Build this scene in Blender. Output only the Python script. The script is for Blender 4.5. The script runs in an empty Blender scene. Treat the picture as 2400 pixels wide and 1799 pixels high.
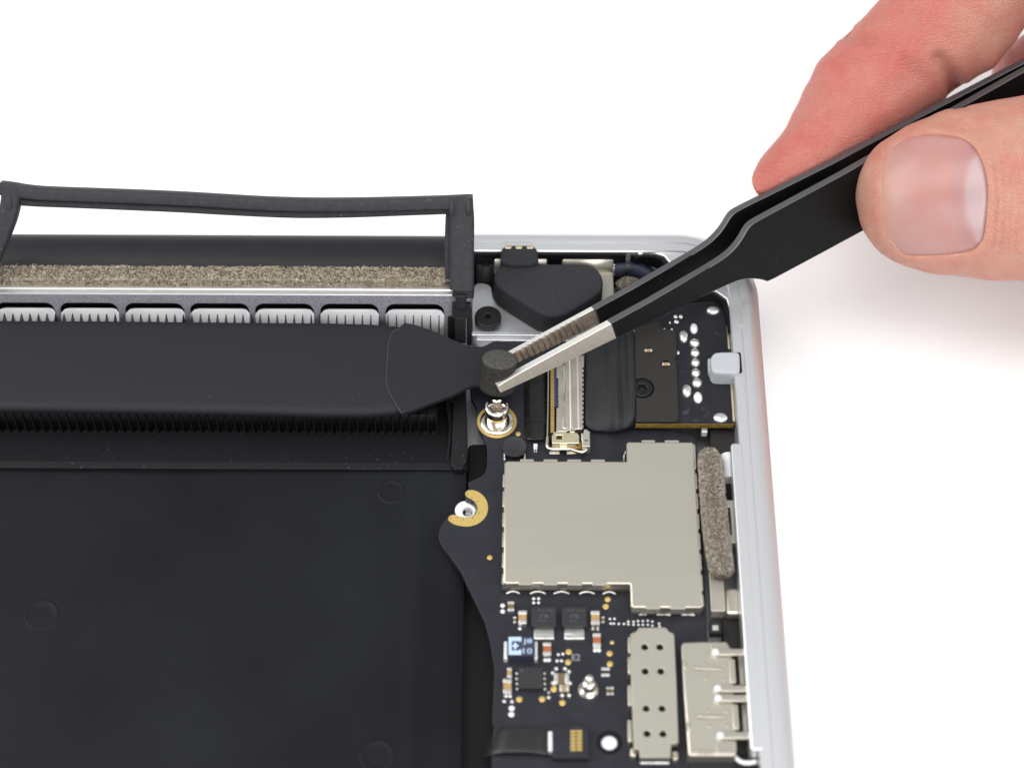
import bpy, bmesh, math, random
import numpy as np
from mathutils import Vector, Matrix
from mathutils.geometry import tessellate_polygon
from mathutils.bvhtree import BVHTree

random.seed(7); rng = np.random.default_rng(7)
MM = 0.001
scene = bpy.context.scene
COL = scene.collection

# ------------------------------------------------------------------ camera
# all building below is in millimetres; z = 0 is the top of the main circuit board
FPX = 5025.0            # focal length in photograph pixels (2400 wide)
TILT = math.radians(55.0)
DIST = 263.6
ROLL = math.radians(0.25)
CAM = Vector((0.0, -DIST*math.cos(TILT), DIST*math.sin(TILT)))
RGT = Vector((1, 0, 0)); UPV = Vector((0, math.sin(TILT), math.cos(TILT)))
FWD = Vector((0, math.cos(TILT), -math.sin(TILT)))
R2_ = RGT*math.cos(ROLL) + UPV*math.sin(ROLL)
U2_ = UPV*math.cos(ROLL) - RGT*math.sin(ROLL)
cd = bpy.data.cameras.new('camera'); cam = bpy.data.objects.new('camera', cd); COL.objects.link(cam)
cam.matrix_world = Matrix(((R2_.x, U2_.x, -FWD.x, CAM.x*MM), (R2_.y, U2_.y, -FWD.y, CAM.y*MM),
                           (R2_.z, U2_.z, -FWD.z, CAM.z*MM), (0, 0, 0, 1)))
cd.sensor_width = 36; cd.lens = FPX/2400*36; cd.clip_start = 0.01; cd.clip_end = 20
cd.dof.use_dof = True; cd.dof.focus_distance = 0.262; cd.dof.aperture_fstop = 20
scene.camera = cam

# ------------------------------------------------------------------ light
w = bpy.data.worlds.new('World'); scene.world = w; w.use_nodes = True
w.node_tree.nodes['Background'].inputs[0].default_value = (0.94, 0.97, 1.0, 1)
w.node_tree.nodes['Background'].inputs[1].default_value = 0.53
def softbox(name, loc, target, size, energy, col=(1, 1, 1)):
    l = bpy.data.lights.new(name, 'AREA'); l.shape = 'RECTANGLE'; l.size, l.size_y = size; l.energy = energy; l.color = col
    o = bpy.data.objects.new(name, l); COL.objects.link(o)
    o.location = Vector(loc); d = (Vector(target)-Vector(loc)).normalized()
    o.rotation_euler = d.to_track_quat('-Z', 'Y').to_euler()
    return o
softbox('left_softbox', (-0.52, 0.02, 0.50), (0.0, 0.02, 0), (0.6, 0.6), 4.0, (1, 0.985, 0.965))
softbox('right_softbox', (0.55, -0.12, 0.52), (0, 0.02, 0), (0.5, 0.5), 1.3, (0.97, 0.985, 1))
softbox('front_fill', (0.22, -0.62, 0.50), (0.04, 0.02, 0), (0.7, 0.4), 3.3, (1, 0.99, 0.98))  # added fill light, softens the shadow under the hand
softbox('top_softbox', (0.0, -0.14, 0.80), (0.02, -0.02, 0), (0.55, 0.34), 2.2, (1, 0.99, 0.975))
scene.view_settings.view_transform = 'Standard'; scene.view_settings.look = 'None'
scene.view_settings.exposure = 0.0; scene.view_settings.gamma = 1.0
scene.cycles.use_denoising = True
scene.cycles.max_bounces = 8; scene.cycles.glossy_bounces = 4; scene.cycles.transparent_max_bounces = 8
scene.cycles.sample_clamp_indirect = 4.0

# ------------------------------------------------------------------ measuring helpers
def ray(px, py):
    u = (px-1200)/FPX; v = (899.5-py)/FPX
    u0 = u*math.cos(ROLL) - v*math.sin(ROLL); v0 = u*math.sin(ROLL) + v*math.cos(ROLL)
    return FWD + RGT*u0 + UPV*v0
def P(px, py, z=0.0):
    d = ray(px, py); return CAM + d*((z-CAM.z)/d.z)
def PN(px, py, pt, n):
    d = ray(px, py); return CAM + d*(((pt-CAM).dot(n))/d.dot(n))
def PD(px, py, depth):
    return CAM + ray(px, py)*depth
def to_px(p):
    d = p-CAM; k = d.dot(FWD); u0 = d.dot(RGT)/k; v0 = d.dot(UPV)/k
    u = u0*math.cos(ROLL)+v0*math.sin(ROLL); v = -u0*math.sin(ROLL)+v0*math.cos(ROLL)
    return 1200+u*FPX, 899.5-v*FPX
def Z(ox, oy, sc=3.685):
    return lambda *p: [(ox+x/sc, oy+y/sc) for x, y in p]
def XY(pts, z):
    return [P(x, y, z).xy for x, y in pts]
def RC(x0, y0, x1, y1, z):     # rectangle of the photograph -> axis-aligned rectangle on the plane z
    ym = (y0+y1)/2; xm = (x0+x1)/2
    return P(x0, ym, z).x, P(xm, y1, z).y, P(x1, ym, z).x, P(xm, y0, z).y

# ------------------------------------------------------------------ materials
def mat(name, base, rough=0.5, metal=0.0, spec=0.5, var=0.0, vscale=1.0, vcol=None, bump=0.0, bscale=8.0, bdist=0.03,
        stretch=None, dust=0.0, dscale=5.0, dcol=(0.5, 0.5, 0.5), aniso=0.0, coat=0.0, sss=0.0, detail=4):
    m = bpy.data.materials.new(name); m.use_nodes = True
    nt = m.node_tree; N = nt.nodes; L = nt.links; b = N['Principled BSDF']
    b.inputs['Base Color'].default_value = (*base, 1); b.inputs['Roughness'].default_value = rough
    b.inputs['Metallic'].default_value = metal; b.inputs['Specular IOR Level'].default_value = spec
    b.inputs['Coat Weight'].default_value = coat; b.inputs['Coat Roughness'].default_value = 0.15
    b.inputs['Anisotropic'].default_value = aniso
    if sss:
        b.inputs['Subsurface Weight'].default_value = sss; b.inputs['Subsurface Radius'].default_value = (1, .35, .2)
        b.inputs['Subsurface Scale'].default_value = 0.0018
    tc = N.new('ShaderNodeTexCoord'); mp = N.new('ShaderNodeMapping'); L.new(tc.outputs['Object'], mp.inputs[0])
    s = stretch or (1, 1, 1); mp.inputs['Scale'].default_value = (1000*s[0], 1000*s[1], 1000*s[2])
    colsock = None
    if var:
        n = N.new('ShaderNodeTexNoise'); n.inputs['Scale'].default_value = vscale; n.inputs['Detail'].default_value = detail
        L.new(mp.outputs[0], n.inputs['Vector'])
        mx = N.new('ShaderNodeMix'); mx.data_type = 'RGBA'
        rp = N.new('ShaderNodeMapRange'); rp.inputs[1].default_value = .35; rp.inputs[2].default_value = .65
        L.new(n.outputs['Fac'], rp.inputs[0]); L.new(rp.outputs[0], mx.inputs[0])
        mx.inputs[6].default_value = (*base, 1)
        mx.inputs[7].default_value = (*(vcol or [c*(1+var) for c in base]), 1)
        colsock = mx.outputs[2]
    if dust:
        n = N.new('ShaderNodeTexNoise'); n.inputs['Scale'].default_value = dscale; n.inputs['Detail'].default_value = 2
        L.new(mp.outputs[0], n.inputs['Vector'])
        r0 = N.new('ShaderNodeMapRange'); r0.inputs[1].default_value = .70-.08*dust; r0.inputs[2].default_value = .80
        L.new(n.outputs['Fac'], r0.inputs[0])
        n2 = N.new('ShaderNodeTexNoise'); n2.inputs['Scale'].default_value = .22; n2.inputs['Detail'].default_value = 3; L.new(mp.outputs[0], n2.inputs['Vector'])
        r1 = N.new('ShaderNodeMapRange'); r1.inputs[1].default_value = .46; r1.inputs[2].default_value = .66; L.new(n2.outputs['Fac'], r1.inputs[0])
        rp = N.new('ShaderNodeMath'); rp.operation = 'MULTIPLY'; L.new(r0.outputs[0], rp.inputs[0]); L.new(r1.outputs[0], rp.inputs[1])
        mx = N.new('ShaderNodeMix'); mx.data_type = 'RGBA'; mx.inputs[7].default_value = (*dcol, 1)
        L.new(rp.outputs[0], mx.inputs[0])
        if colsock: L.new(colsock, mx.inputs[6])
        else: mx.inputs[6].default_value = (*base, 1)
        colsock = mx.outputs[2]
    if colsock: L.new(colsock, b.inputs['Base Color'])
    if bump:
        n = N.new('ShaderNodeTexNoise'); n.inputs['Scale'].default_value = bscale; n.inputs['Detail'].default_value = 3
        L.new(mp.outputs[0], n.inputs['Vector'])
        bp = N.new('ShaderNodeBump'); bp.inputs['Strength'].default_value = bump; bp.inputs['Distance'].default_value = bdist*MM
        L.new(n.outputs['Fac'], bp.inputs['Height']); L.new(bp.outputs[0], b.inputs['Normal'])
    return m
M = dict(
 table=mat('white_seamless_paper', (.92, .915, .915), .6, spec=.2),
 alu=mat('blasted_aluminium', (.83, .83, .84), .36, .9, var=.04, vscale=9, bump=.25, bscale=14, bdist=.02),
 alu_shaded=mat('shaded_blasted_aluminium', (.17, .17, .19), .55, .6, var=.9, vscale=7, bump=.9, bscale=7, bdist=.06),  # shade on the rear wall painted in as a darker metal
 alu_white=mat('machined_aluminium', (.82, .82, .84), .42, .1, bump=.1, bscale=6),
 alu_floor=mat('floor_aluminium', (.66, .67, .69), .36, .8, var=.08, vscale=4, bump=.2, bscale=10),
 nickel=mat('nickel_sheet', (.48, .455, .39), .42, .75, var=.04, vscale=.12, bump=.03, bscale=3, stretch=(.25, 2, 1)),
 nickel_side=mat('nickel_edge', (.58, .54, .46), .34, .9, var=.06, vscale=2),
 steel=mat('bright_steel', (.74, .70, .64), .16, 1.0, var=.05, vscale=2),
 solder=mat('solder', (.78, .77, .74), .28, .85, bump=.8, bscale=1.8, bdist=.12),
 white_pad=mat('tinned_pad', (.82, .82, .82), .38, .35),
 gold=mat('gold_pad', (.78, .56, .19), .34, .75, var=.1, vscale=3),
 gold_dark=mat('gold_contact', (.62, .42, .10), .3, .85),
 brass=mat('pale_brass', (.76, .68, .47), .3, .9, var=.08, vscale=1.5),
 black=mat('black_plastic', (.013, .013, .0145), .5, spec=.3, bump=.15, bscale=8, dust=.25, dscale=3, dcol=(.12, .12, .13)),
 rubber=mat('black_rubber', (.030, .030, .034), .62, spec=.25, var=.3, vscale=1.2, bump=.3, bscale=6, dust=.5, dscale=2.2, dcol=(.2, .2, .21)),
 bar=mat('black_satin_bar', (.0155, .0155, .0182), .5, spec=.3, var=.15, vscale=.5, bump=.1, bscale=12),
 foam=mat('closed_black_foam', (.022, .022, .0252), .85, spec=.2, var=.5, vscale=7, bump=.7, bscale=7, bdist=.05),
 plug_top=mat('lit_cut_foam_face', (.050, .048, .043), .95, spec=.2, var=.8, vscale=4, bump=.8, bscale=8, bdist=.06),  # paler cut end; light caught by the top is painted in too
 plug=mat('worn_foam', (.016, .0148, .0135), .9, spec=.25, var=1.1, vscale=5, vcol=(.04, .037, .033), bump=.5, bscale=9, bdist=.05),
 pipe=mat('black_film_tape', (.0122, .0127, .0152), .6, spec=.25, var=.35, vscale=8, bump=.45, bscale=9, bdist=.03, dust=.05, dscale=3, dcol=(.09, .09, .09)),
 fan=mat('satin_black_sheet', (.0042, .0045, .0056), .44, spec=.17, var=1.4, vscale=.035, bump=.12, bscale=12, bdist=.02),  # broad tone variation paints a soft sheen into the black
 fin=mat('black_fin', (.005, .005, .006), .4, .0, spec=.3),
 fin_edge=mat('fin_flange', (.007, .007, .0085), .45),
 seam=mat('film_edge', (.05, .05, .056), .5),
 duct=mat('dusty_black_duct', (.008, .008, .0095), .55, spec=.22, dust=.55, dscale=2.0, dcol=(.10, .10, .12), bump=.2, bscale=6),
 pcb=mat('navy_solder_mask', (.0165, .017, .0225), .36, spec=.32, var=.25, vscale=.5, bump=.12, bscale=1.2, bdist=.03),
 pcb_dusty=mat('worn_navy_solder_mask', (.0125, .0128, .0165), .4, spec=.3, var=.3, vscale=.6, dust=.9, dscale=.9, dcol=(.10, .10, .12)),
 pcb_edge=mat('board_edge_laminate', (.16, .095, .012), .5, var=.6, vscale=1.5),
 chip=mat('chip_epoxy', (.022, .0225, .0245), .5, spec=.3, var=.35, vscale=3, bump=.3, bscale=7, bdist=.02),
 chip_mark=mat('faint_chip_print', (.055, .056, .058), .6),
 plate=mat('dark_bronze_plate', (.019, .0172, .016), .65, .0, spec=.25, var=.6, vscale=9, bump=.5, bscale=9, bdist=.03),
 tan=mat('tan_ceramic', (.33, .22, .095), .5, var=.15, vscale=2),
 orange=mat('orange_ceramic', (.30, .095, .035), .5, var=.15, vscale=2),
 brown=mat('brown_ceramic', (.14, .10, .05), .45),
 blue=mat('pale_blue_print', (.44, .56, .78), .6),
 bluechip=mat('dark_blue_chip', (.03, .035, .06), .45),
 navy=mat('navy_contact_strip', (.03, .04, .11), .4),
 amber=mat('amber_polyimide', (.42, .22, .02), .3, var=.3, vscale=2),
 tape=mat('glossy_black_tape', (.010, .0095, .0095), .28, spec=.4, var=.4, vscale=.7, bump=.6, bscale=.5, bdist=.5),
 flex=mat('black_flex_cable', (.015, .015, .015), .3, spec=.45, var=.3, vscale=.3),
 silk=mat('white_silkscreen', (.30, .30, .32), .6),
 peg=mat('grey_silicone', (.40, .415, .44), .55, spec=.35, sss=.05),
 jaw=mat('brushed_steel_jaw', (.47, .42, .37), .36, .9, var=.16, vscale=2.2, bump=.35, bscale=3, bdist=.03, stretch=(.35, 2.5, 2.5)),
 jaw_edge=mat('lit_jaw_edge', (.86, .83, .78), .4, .6, var=.05, vscale=2),  # paler than the jaw faces: top light painted into the edges
 groove=mat('oxidised_grooved_steel', (.24, .19, .155), .42, .8, var=.7, vscale=1.2, bump=.4, bscale=4),
 tweezer=mat('black_coated_steel', (.004, .0036, .0036), .42, spec=.16, bump=.1, bscale=10, bdist=.02, dust=.1, dscale=2, dcol=(.06, .06, .06)),
 tweezer_edge=mat('black_coated_edge', (.055, .055, .06), .32, spec=.8, bump=.15, bscale=6),
 screw=mat('black_screw', (.008, .008, .008), .4, .0, spec=.3, bump=.15, bscale=8),
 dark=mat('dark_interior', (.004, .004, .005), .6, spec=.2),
 bluecable=mat('navy_cable_sleeve', (.010, .012, .022), .45, spec=.3, var=1.5, vscale=.7),
 adhesive=mat('brown_adhesive', (.20, .11, .035), .45, var=.4, vscale=2),
 fibre=mat('metallised_fibre', (.78, .70, .57), .32, .7, var=.25, vscale=2, vcol=(.45, .37, .27)),
 fibre_pad=mat('grey_metallised_fibre', (.78, .72, .62), .34, .7, var=.25, vscale=2, vcol=(.42, .36, .30)),
 foamcore=mat('dark_foam_core', (.07, .055, .038), .9, var=.5, vscale=4, bump=.8, bscale=4, bdist=.15),
 foamcore_dark=mat('black_foam_core', (.05, .045, .04), .9, var=.5, vscale=4),
)
# woven cloth
def cloth():
    m = mat('woven_black_cloth', (.022, .023, .027), .5, spec=.4)
    N = m.node_tree.nodes; L = m.node_tree.links; b = N['Principled BSDF']
    tc = N.new('ShaderNodeTexCoord'); mp = N.new('ShaderNodeMapping'); mp.inputs['Scale'].default_value = (1000, 1000, 1000)
    L.new(tc.outputs['Object'], mp.inputs[0])
    ws = []
    for ax in 'XY':
        wv = N.new('ShaderNodeTexWave'); wv.bands_direction = ax; wv.inputs['Scale'].default_value = 1.7
        wv.inputs['Distortion'].default_value = .8; wv.inputs['Detail Scale'].default_value = .6
        L.new(mp.outputs[0], wv.inputs[0]); ws.append(wv)
    mul = N.new('ShaderNodeMath'); mul.operation = 'MULTIPLY'; L.new(ws[0].outputs['Fac'], mul.inputs[0]); L.new(ws[1].outputs['Fac'], mul.inputs[1])
    mx = N.new('ShaderNodeMix'); mx.data_type = 'RGBA'; mx.inputs[6].default_value = (.006, .0062, .0078, 1); mx.inputs[7].default_value = (.036, .037, .042, 1)
    L.new(mul.outputs[0], mx.inputs[0]); L.new(mx.outputs[2], b.inputs['Base Color'])
    bp = N.new('ShaderNodeBump'); bp.inputs['Strength'].default_value = .7; bp.inputs['Distance'].default_value = .00006
    L.new(mul.outputs[0], bp.inputs['Height']); L.new(bp.outputs[0], b.inputs['Normal'])
    return m
M['cloth'] = cloth()

# ------------------------------------------------------------------ building helpers (mm in, metres out)
WM = {}
def link(o, parent=None):
    COL.objects.link(o); WM[o.name] = o.matrix_basis.copy()
    if parent is not None:
        o.parent = parent; o.matrix_parent_inverse = WM[parent.name].inverted()
    return o
def mesh_obj(name, verts, faces, m, parent=None, sharp=35, loc=None, mats=None, fmat=None, flat=None):
    me = bpy.data.meshes.new(name)
    lv = loc if loc is not None else Vector((0, 0, 0))
    me.from_pydata([tuple((Vector(v)-lv)*MM) for v in verts], [], faces); me.validate(); me.update()
    for mm in (mats or [m]): me.materials.append(mm)
    if fmat:
        for f, i in zip(me.polygons, fmat): f.material_index = i
    bm = bmesh.new(); bm.from_mesh(me); bmesh.ops.recalc_face_normals(bm, faces=bm.faces); bm.to_mesh(me); bm.free()
    me.shade_smooth(); me.set_sharp_from_angle(angle=math.radians(sharp))
    if flat:
        for p in me.polygons:
            if abs(p.normal.dot(flat)) > .9995: p.use_smooth = False
    o = bpy.data.objects.new(name, me); o.location = lv*MM
    return link(o, parent)
def reuse(src, loc, parent=None, rotz=0.0, scale=None, m=None):
    o = bpy.data.objects.new(src.name.split('.')[0], src.data); o.location = Vector(loc)*MM; o.rotation_euler.z = rotz
    if scale: o.scale = scale
    return link(o, parent)
def thing(name, label, cat, loc, group=None):
    o = bpy.data.objects.new(name, None); o.location = Vector(loc)*MM; o.empty_display_size = .005
    o['label'] = label; o['category'] = cat
    if group: o['group'] = group
    return link(o)
def tag(o, label, cat, group=None):
    o['label'] = label; o['category'] = cat
    if group: o['group'] = group
    return o
def stuff(o): o['kind'] = 'stuff'; return o

def area2(p): return sum(p[i-1][0]*p[i][1]-p[i][0]*p[i-1][1] for i in range(len(p)))/2
def ccw(p):
    p = [Vector((q[0], q[1])) for q in p]
    return p if area2(p) > 0 else p[::-1]
def inset(p, d):
    n = len(p); out = []
    for i in range(n):
        a = p[i]-p[i-1]; b = p[(i+1) % n]-p[i]
        if a.length < 1e-9 or b.length < 1e-9: out.append(p[i].copy()); continue
        a.normalize(); b.normalize()
        na = Vector((-a.y, a.x)); nb = Vector((-b.y, b.x)); s = na+nb
        k = max(1+na.dot(nb), .35); out.append(p[i]+s*(d/k))
    return out
def smooth_poly(p, it=2):      # Chaikin corner cutting of a closed outline
    p = [Vector((q[0], q[1])) for q in p]
    for _ in range(it):
        q = []
        for i in range(len(p)):
            a, b = p[i], p[(i+1) % len(p)]; q += [a*.75+b*.25, a*.25+b*.75]
        p = q
    return p
def smooth_path(p, it=2):
    p = [Vector(q) for q in p]
    for _ in range(it):
        q = [p[0]]
        for i in range(len(p)-1):
            a, b = p[i], p[i+1]; q += [a*.75+b*.25, a*.25+b*.75]
        p = q+[p[-1]]
    return p
def round_rect(x0, y0, x1, y1, r, n=4):
    if x0 > x1: x0, x1 = x1, x0
    if y0 > y1: y0, y1 = y1, y0
    r = min(r, (x1-x0)/2.01, (y1-y0)/2.01); out = []
    for cx, cy, a0 in ((x1-r, y1-r, 0), (x0+r, y1-r, 90), (x0+r, y0+r, 180), (x1-r, y0+r, 270)):
        for k in range(n+1):
            a = math.radians(a0+90*k/n); out.append((cx+r*math.cos(a), cy+r*math.sin(a)))
    return out
def circle(cx, cy, r, n=24, ry=None):
    return [(cx+r*math.cos(2*math.pi*i/n), cy+(ry or r)*math.sin(2*math.pi*i/n)) for i in range(n)]
def plate(name, pts, z0, z1, m, parent=None, bev=.05, holes=(), sharp=20, xf=None, mats=None, loc=None):
    """solid plate with a rounded top edge; holes are closed outlines; xf maps (x, y, z) to a point"""
    pts = ccw(pts); holes = [ccw(h)[::-1] for h in holes]
    rings = [pts]+holes; V = []; F = []; fm = []
    f = xf or (lambda x, y, z: Vector((x, y, z)))
    levels = [(0, z0), (0, z1-bev), (bev*.3, z1-bev*.3), (bev, z1)] if bev > 0 else [(0, z0), (0, z1)]
    start = []
    for r in rings:
        st = len(V); start.append(st); n = len(r)
        for d, z in levels:
            q = inset(r, d) if d else r
            V += [f(p.x, p.y, z) for p in q]
        for l in range(len(levels)-1):
            for i in range(n):
                j = (i+1) % n; F.append((st+l*n+i, st+l*n+j, st+(l+1)*n+j, st+(l+1)*n+i)); fm.append(1 if mats else 0)
    if not holes:
        n = len(pts); F.append(tuple((len(levels)-1)*n+i for i in range(n))); F.append(tuple(range(n))[::-1]); fm += [0, 0]
    else:
        ti = [inset(r, levels[-1][0]) if levels[-1][0] else r for r in rings]
        tris = tessellate_polygon([[Vector((p.x, p.y, 0)) for p in r] for r in ti])
        trib = tessellate_polygon([[Vector((p.x, p.y, 0)) for p in r] for r in rings])
        idx = []
        for r, st in zip(rings, start): idx += [(st, len(r), i) for i in range(len(r))]
        top = len(levels)-1
        for t in tris:
            F.append(tuple(idx[k][0]+top*idx[k][1]+idx[k][2] for k in t)); fm.append(0)
        for t in trib:
            F.append(tuple(idx[k][0]+idx[k][2] for k in t)[::-1]); fm.append(0)
    fn = f(0, 0, 1)-f(0, 0, 0)
    return mesh_obj(name, V, F, m, parent, sharp, mats=mats, fmat=fm if mats else None, loc=loc, flat=fn.normalized())
def boxmm(name, x0, y0, x1, y1, z0, z1, m, parent=None, r=.1, bev=.05):
    return plate(name, round_rect(x0, y0, x1, y1, r, 2), z0, z1, m, parent, bev)
def lathe(name, c, prof, m, parent=None, n=24, ry=1.0, sharp=40, origin=True, cap=True):
    V = []; F = []; c = Vector(c)
    for r, z in prof: V += [c+Vector((r*math.cos(2*math.pi*i/n), r*ry*math.sin(2*math.pi*i/n), z)) for i in range(n)]
    for l in range(len(prof)-1):
        for i in range(n):
            j = (i+1) % n; F.append((l*n+i, l*n+j, (l+1)*n+j, (l+1)*n+i))
    if cap: F.append(tuple(range(n))[::-1]); F.append(tuple((len(prof)-1)*n+i for i in range(n)))
    return mesh_obj(name, V, F, m, parent, sharp, loc=c if origin else None)
def dome(name, c, r, h, m, parent=None, ry=1.0, n=14):
    prof = [(r*math.cos(t), h*math.sin(t)) for t in [math.radians(a) for a in (0, 20, 40, 60, 78)]]
    return lathe(name, c, [(r*1.0, -.02)]+prof, m, parent, n, ry, 80)
def tube(name, path, r, m, parent=None, n=10):
    V = []; F = []; path = [Vector(p) for p in path]; L = len(path); up = Vector((0, 0, 1))
    for k, p in enumerate(path):
        t = (path[min(k+1, L-1)]-path[max(k-1, 0)]).normalized()
        s = t.cross(up); s = s.normalized() if s.length > 1e-4 else Vector((1, 0, 0)); u = s.cross(t)
        rr = r[k] if isinstance(r, (list, tuple)) else r
        V += [p+(s*math.cos(2*math.pi*i/n)+u*math.sin(2*math.pi*i/n))*rr for i in range(n)]
    for k in range(L-1):
        for i in range(n):
            j = (i+1) % n; F.append((k*n+i, k*n+j, (k+1)*n+j, (k+1)*n+i))
    F.append(tuple(range(n))[::-1]); F.append(tuple((L-1)*n+i for i in range(n)))
    return mesh_obj(name, V, F, m, parent, 60)
def sweep(name, path, side, prof, m, parent=None, sharp=35):
    """profile (a, b): a along 'side' x tangent in-plane normal, b along side (constant vector)"""
    V = []; F = []; path = [Vector(p) for p in path]; L = len(path); n = len(prof); side = Vector(side).normalized()
    for k, p in enumerate(path):
        t = (path[min(k+1, L-1)]-path[max(k-1, 0)]).normalized(); s = t.cross(side).normalized()
        V += [p+s*a+side*b for a, b in prof]
    for k in range(L-1):
        for i in range(n):
            j = (i+1) % n; F.append((k*n+i, k*n+j, (k+1)*n+j, (k+1)*n+i))
    F.append(tuple(range(n))[::-1]); F.append(tuple((L-1)*n+i for i in range(n)))
    return mesh_obj(name, V, F, m, parent, sharp)
def rprof(w, h, r):
    return [tuple(q) for q in round_rect(-w/2, -h/2, w/2, h/2, r, 3)]
# ------------------------------------------------------------------ table
TZ = -13.0
o = mesh_obj('tabletop', [(-1500, -1200, TZ), (1500, -1200, TZ), (1500, 2500, TZ), (-1500, 2500, TZ)], [(0, 1, 2, 3)], M['table'])
o['kind'] = 'structure'

# ------------------------------------------------------------------ laptop case
RZ = 3.3
XI = P(1729, 1002, RZ).x; YR = P(1250, 588, RZ).y
YF = P(1200, 1980, RZ).y; XL = -92.0
case = thing('laptop_case', 'silver aluminium laptop case with rounded corner, opened to show its inside', 'laptop case', (XI, 0, TZ))
path = [Vector((XI, YF, 0))]+[Vector((XI, YF+(YR-6.2-YF)*k/8, 0)) for k in range(1, 8)]
path += [Vector((XI-6.2+6.2*math.cos(a), YR-6.2+6.2*math.sin(a), 0)) for a in [math.radians(90*k/14) for k in range(15)]]
xl = P(1075, 588, RZ).x
path += [Vector((xl+(XI-6.2-xl)*(1-k/5), YR, 0)) for k in range(1, 6)]
prof = [(0, -4), (0, 3.15), (.12, RZ), (1.15, RZ), (1.22, 2.95), (1.38, 2.95), (1.48, 3.34), (2.35, 3.38), (2.52, 3.30), (2.58, 2.95),
        (2.75, 2.9), (3.3, 2.6), (3.8, 2.2), (3.98, 1.4), (4.02, 0), (4.0, -8), (3.6, -10.6), (2.6, -12.3), (1.4, -12.95), (-2, -12.95), (-2, -4)]
sweep('rim', path, (0, 0, 1), prof, M['alu'], case, 28)
plate('floor', [(XL, YF), (XI+.5, YF), (XI+.5, YR+.4), (P(1080, 588, RZ).x, YR+.4), (P(1080, 588, RZ).x, P(900, 690, 3.3).y+.3), (XL, P(900, 690, 3.3).y+.3)], -4.6, -3.6, M['alu_floor'], case, 0)
# web that fills the rounded corner between rim and pocket
wz = 3.0
web = [(1462, 581), (1484, 587), (1500, 596), (1511, 592), (1538, 594), (1557, 600), (1571, 617), (1590, 645), (1640, 668), (1680, 684), (1702, 700), (1709, 722), (1716, 765),
       (1738, 765), (1730, 700), (1700, 640), (1640, 590), (1590, 575), (1462, 574)]
plate('corner_web', XY(web, wz), -3.5, wz, M['alu'], case, .15)
# machined ledge over the side ports
x0, y0, x1, y1 = RC(1728, 1040, 1764, 1755, 3.1)
plate('port_ledge', round_rect(XI-.98, P(1765, 1757, 3.3).y, XI+.42, P(1722, 1038, 3.3).y, .45), .6, 3.37, M['alu'], case, .18)
# black liner under the fan side, silver shows at the board edge only
lx = P(1160, 1500, -3).x
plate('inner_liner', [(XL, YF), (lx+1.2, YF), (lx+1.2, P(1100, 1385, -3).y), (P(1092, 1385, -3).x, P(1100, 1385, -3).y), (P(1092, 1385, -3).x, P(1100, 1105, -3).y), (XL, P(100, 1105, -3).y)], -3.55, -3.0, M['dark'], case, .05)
# threaded post seen through the notch in the board
pc = P(1094, 1196, -1.12)
post = plate('threaded_post', circle(pc.x-.12, pc.y+.12, 1.3, 28), -3.55, -1.12, M['alu_white'], case, .15, holes=[circle(pc.x+.12, pc.y-.1, .62, 20)])
lathe('threaded_hole', (pc.x+.12, pc.y-.1, 0), [(.6, -3.4), (.6, -2.6), (.5, -2.5), (.58, -2.4), (.48, -2.3), (.56, -2.2), (.46, -2.1), (.1, -2.15)], M['steel'], post, 20)
# dark cable bay left of the board
x0, y0, x1, y1 = RC(1098, 1040, 1150, 1140, -2.4)
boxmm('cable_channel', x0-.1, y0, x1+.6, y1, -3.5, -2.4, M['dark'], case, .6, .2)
# rear wall with vent windows
WT = P(500, 690, RZ); wall_n = Vector((0, -math.cos(math.radians(28)), math.sin(math.radians(28)))).normalized()
wall_u = Vector((1, 0, 0)); wall_v = wall_n.cross(wall_u)*-1
if wall_v.z < 0: wall_v = -wall_v
WO = Vector((0, WT.y, RZ))
def wallq(px, py):
    p = PN(px, py, WO, wall_n)-WO; return Vector((p.dot(wall_u), p.dot(wall_v)))
wxf = lambda x, y, z: WO+wall_u*x+wall_v*y+wall_n*z
wins = [(-8, 130), (142, 279), (294, 433), (446, 585), (598, 736), (751, 888), (904, 1041)]
xr = P(1078, 690, RZ).x
holes = []
for a, b in wins:
    q0 = wallq(a, 745); q1 = wallq(b, 745); t = wallq((a+b)/2, 710+a*.004).y
    holes.append((q0.x, q1.x, t))
wl_pts = [(XL, -7.5), (xr, -7.5), (xr, 0), (XL, 0)]
hl = []
for x0, x1, t in holes:
    hl.append(round_rect(x0, -6.6, x1, t, 1.15, 6))
plate('rear_wall', wl_pts, -.75, 0, M['alu_shaded'], case, .10, holes=hl, xf=wxf)
for k, (x0, x1, t) in enumerate(holes):     # machined scoop inside each window, the light it catches painted in as near-white
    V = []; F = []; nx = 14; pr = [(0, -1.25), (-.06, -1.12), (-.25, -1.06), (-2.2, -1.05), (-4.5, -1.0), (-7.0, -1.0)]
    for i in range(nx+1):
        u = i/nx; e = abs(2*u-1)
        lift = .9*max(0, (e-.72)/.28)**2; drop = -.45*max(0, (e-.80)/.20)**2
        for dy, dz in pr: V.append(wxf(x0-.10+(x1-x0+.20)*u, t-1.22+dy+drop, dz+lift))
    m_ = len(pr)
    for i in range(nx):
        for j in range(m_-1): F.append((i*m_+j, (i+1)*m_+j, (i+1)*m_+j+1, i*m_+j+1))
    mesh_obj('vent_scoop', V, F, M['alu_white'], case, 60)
plate('vent_backing', wl_pts, -4.2, -3.2, M['dark'], case, 0, xf=wxf)  # black sheet added behind the slots, stands in for the shade inside
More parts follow.
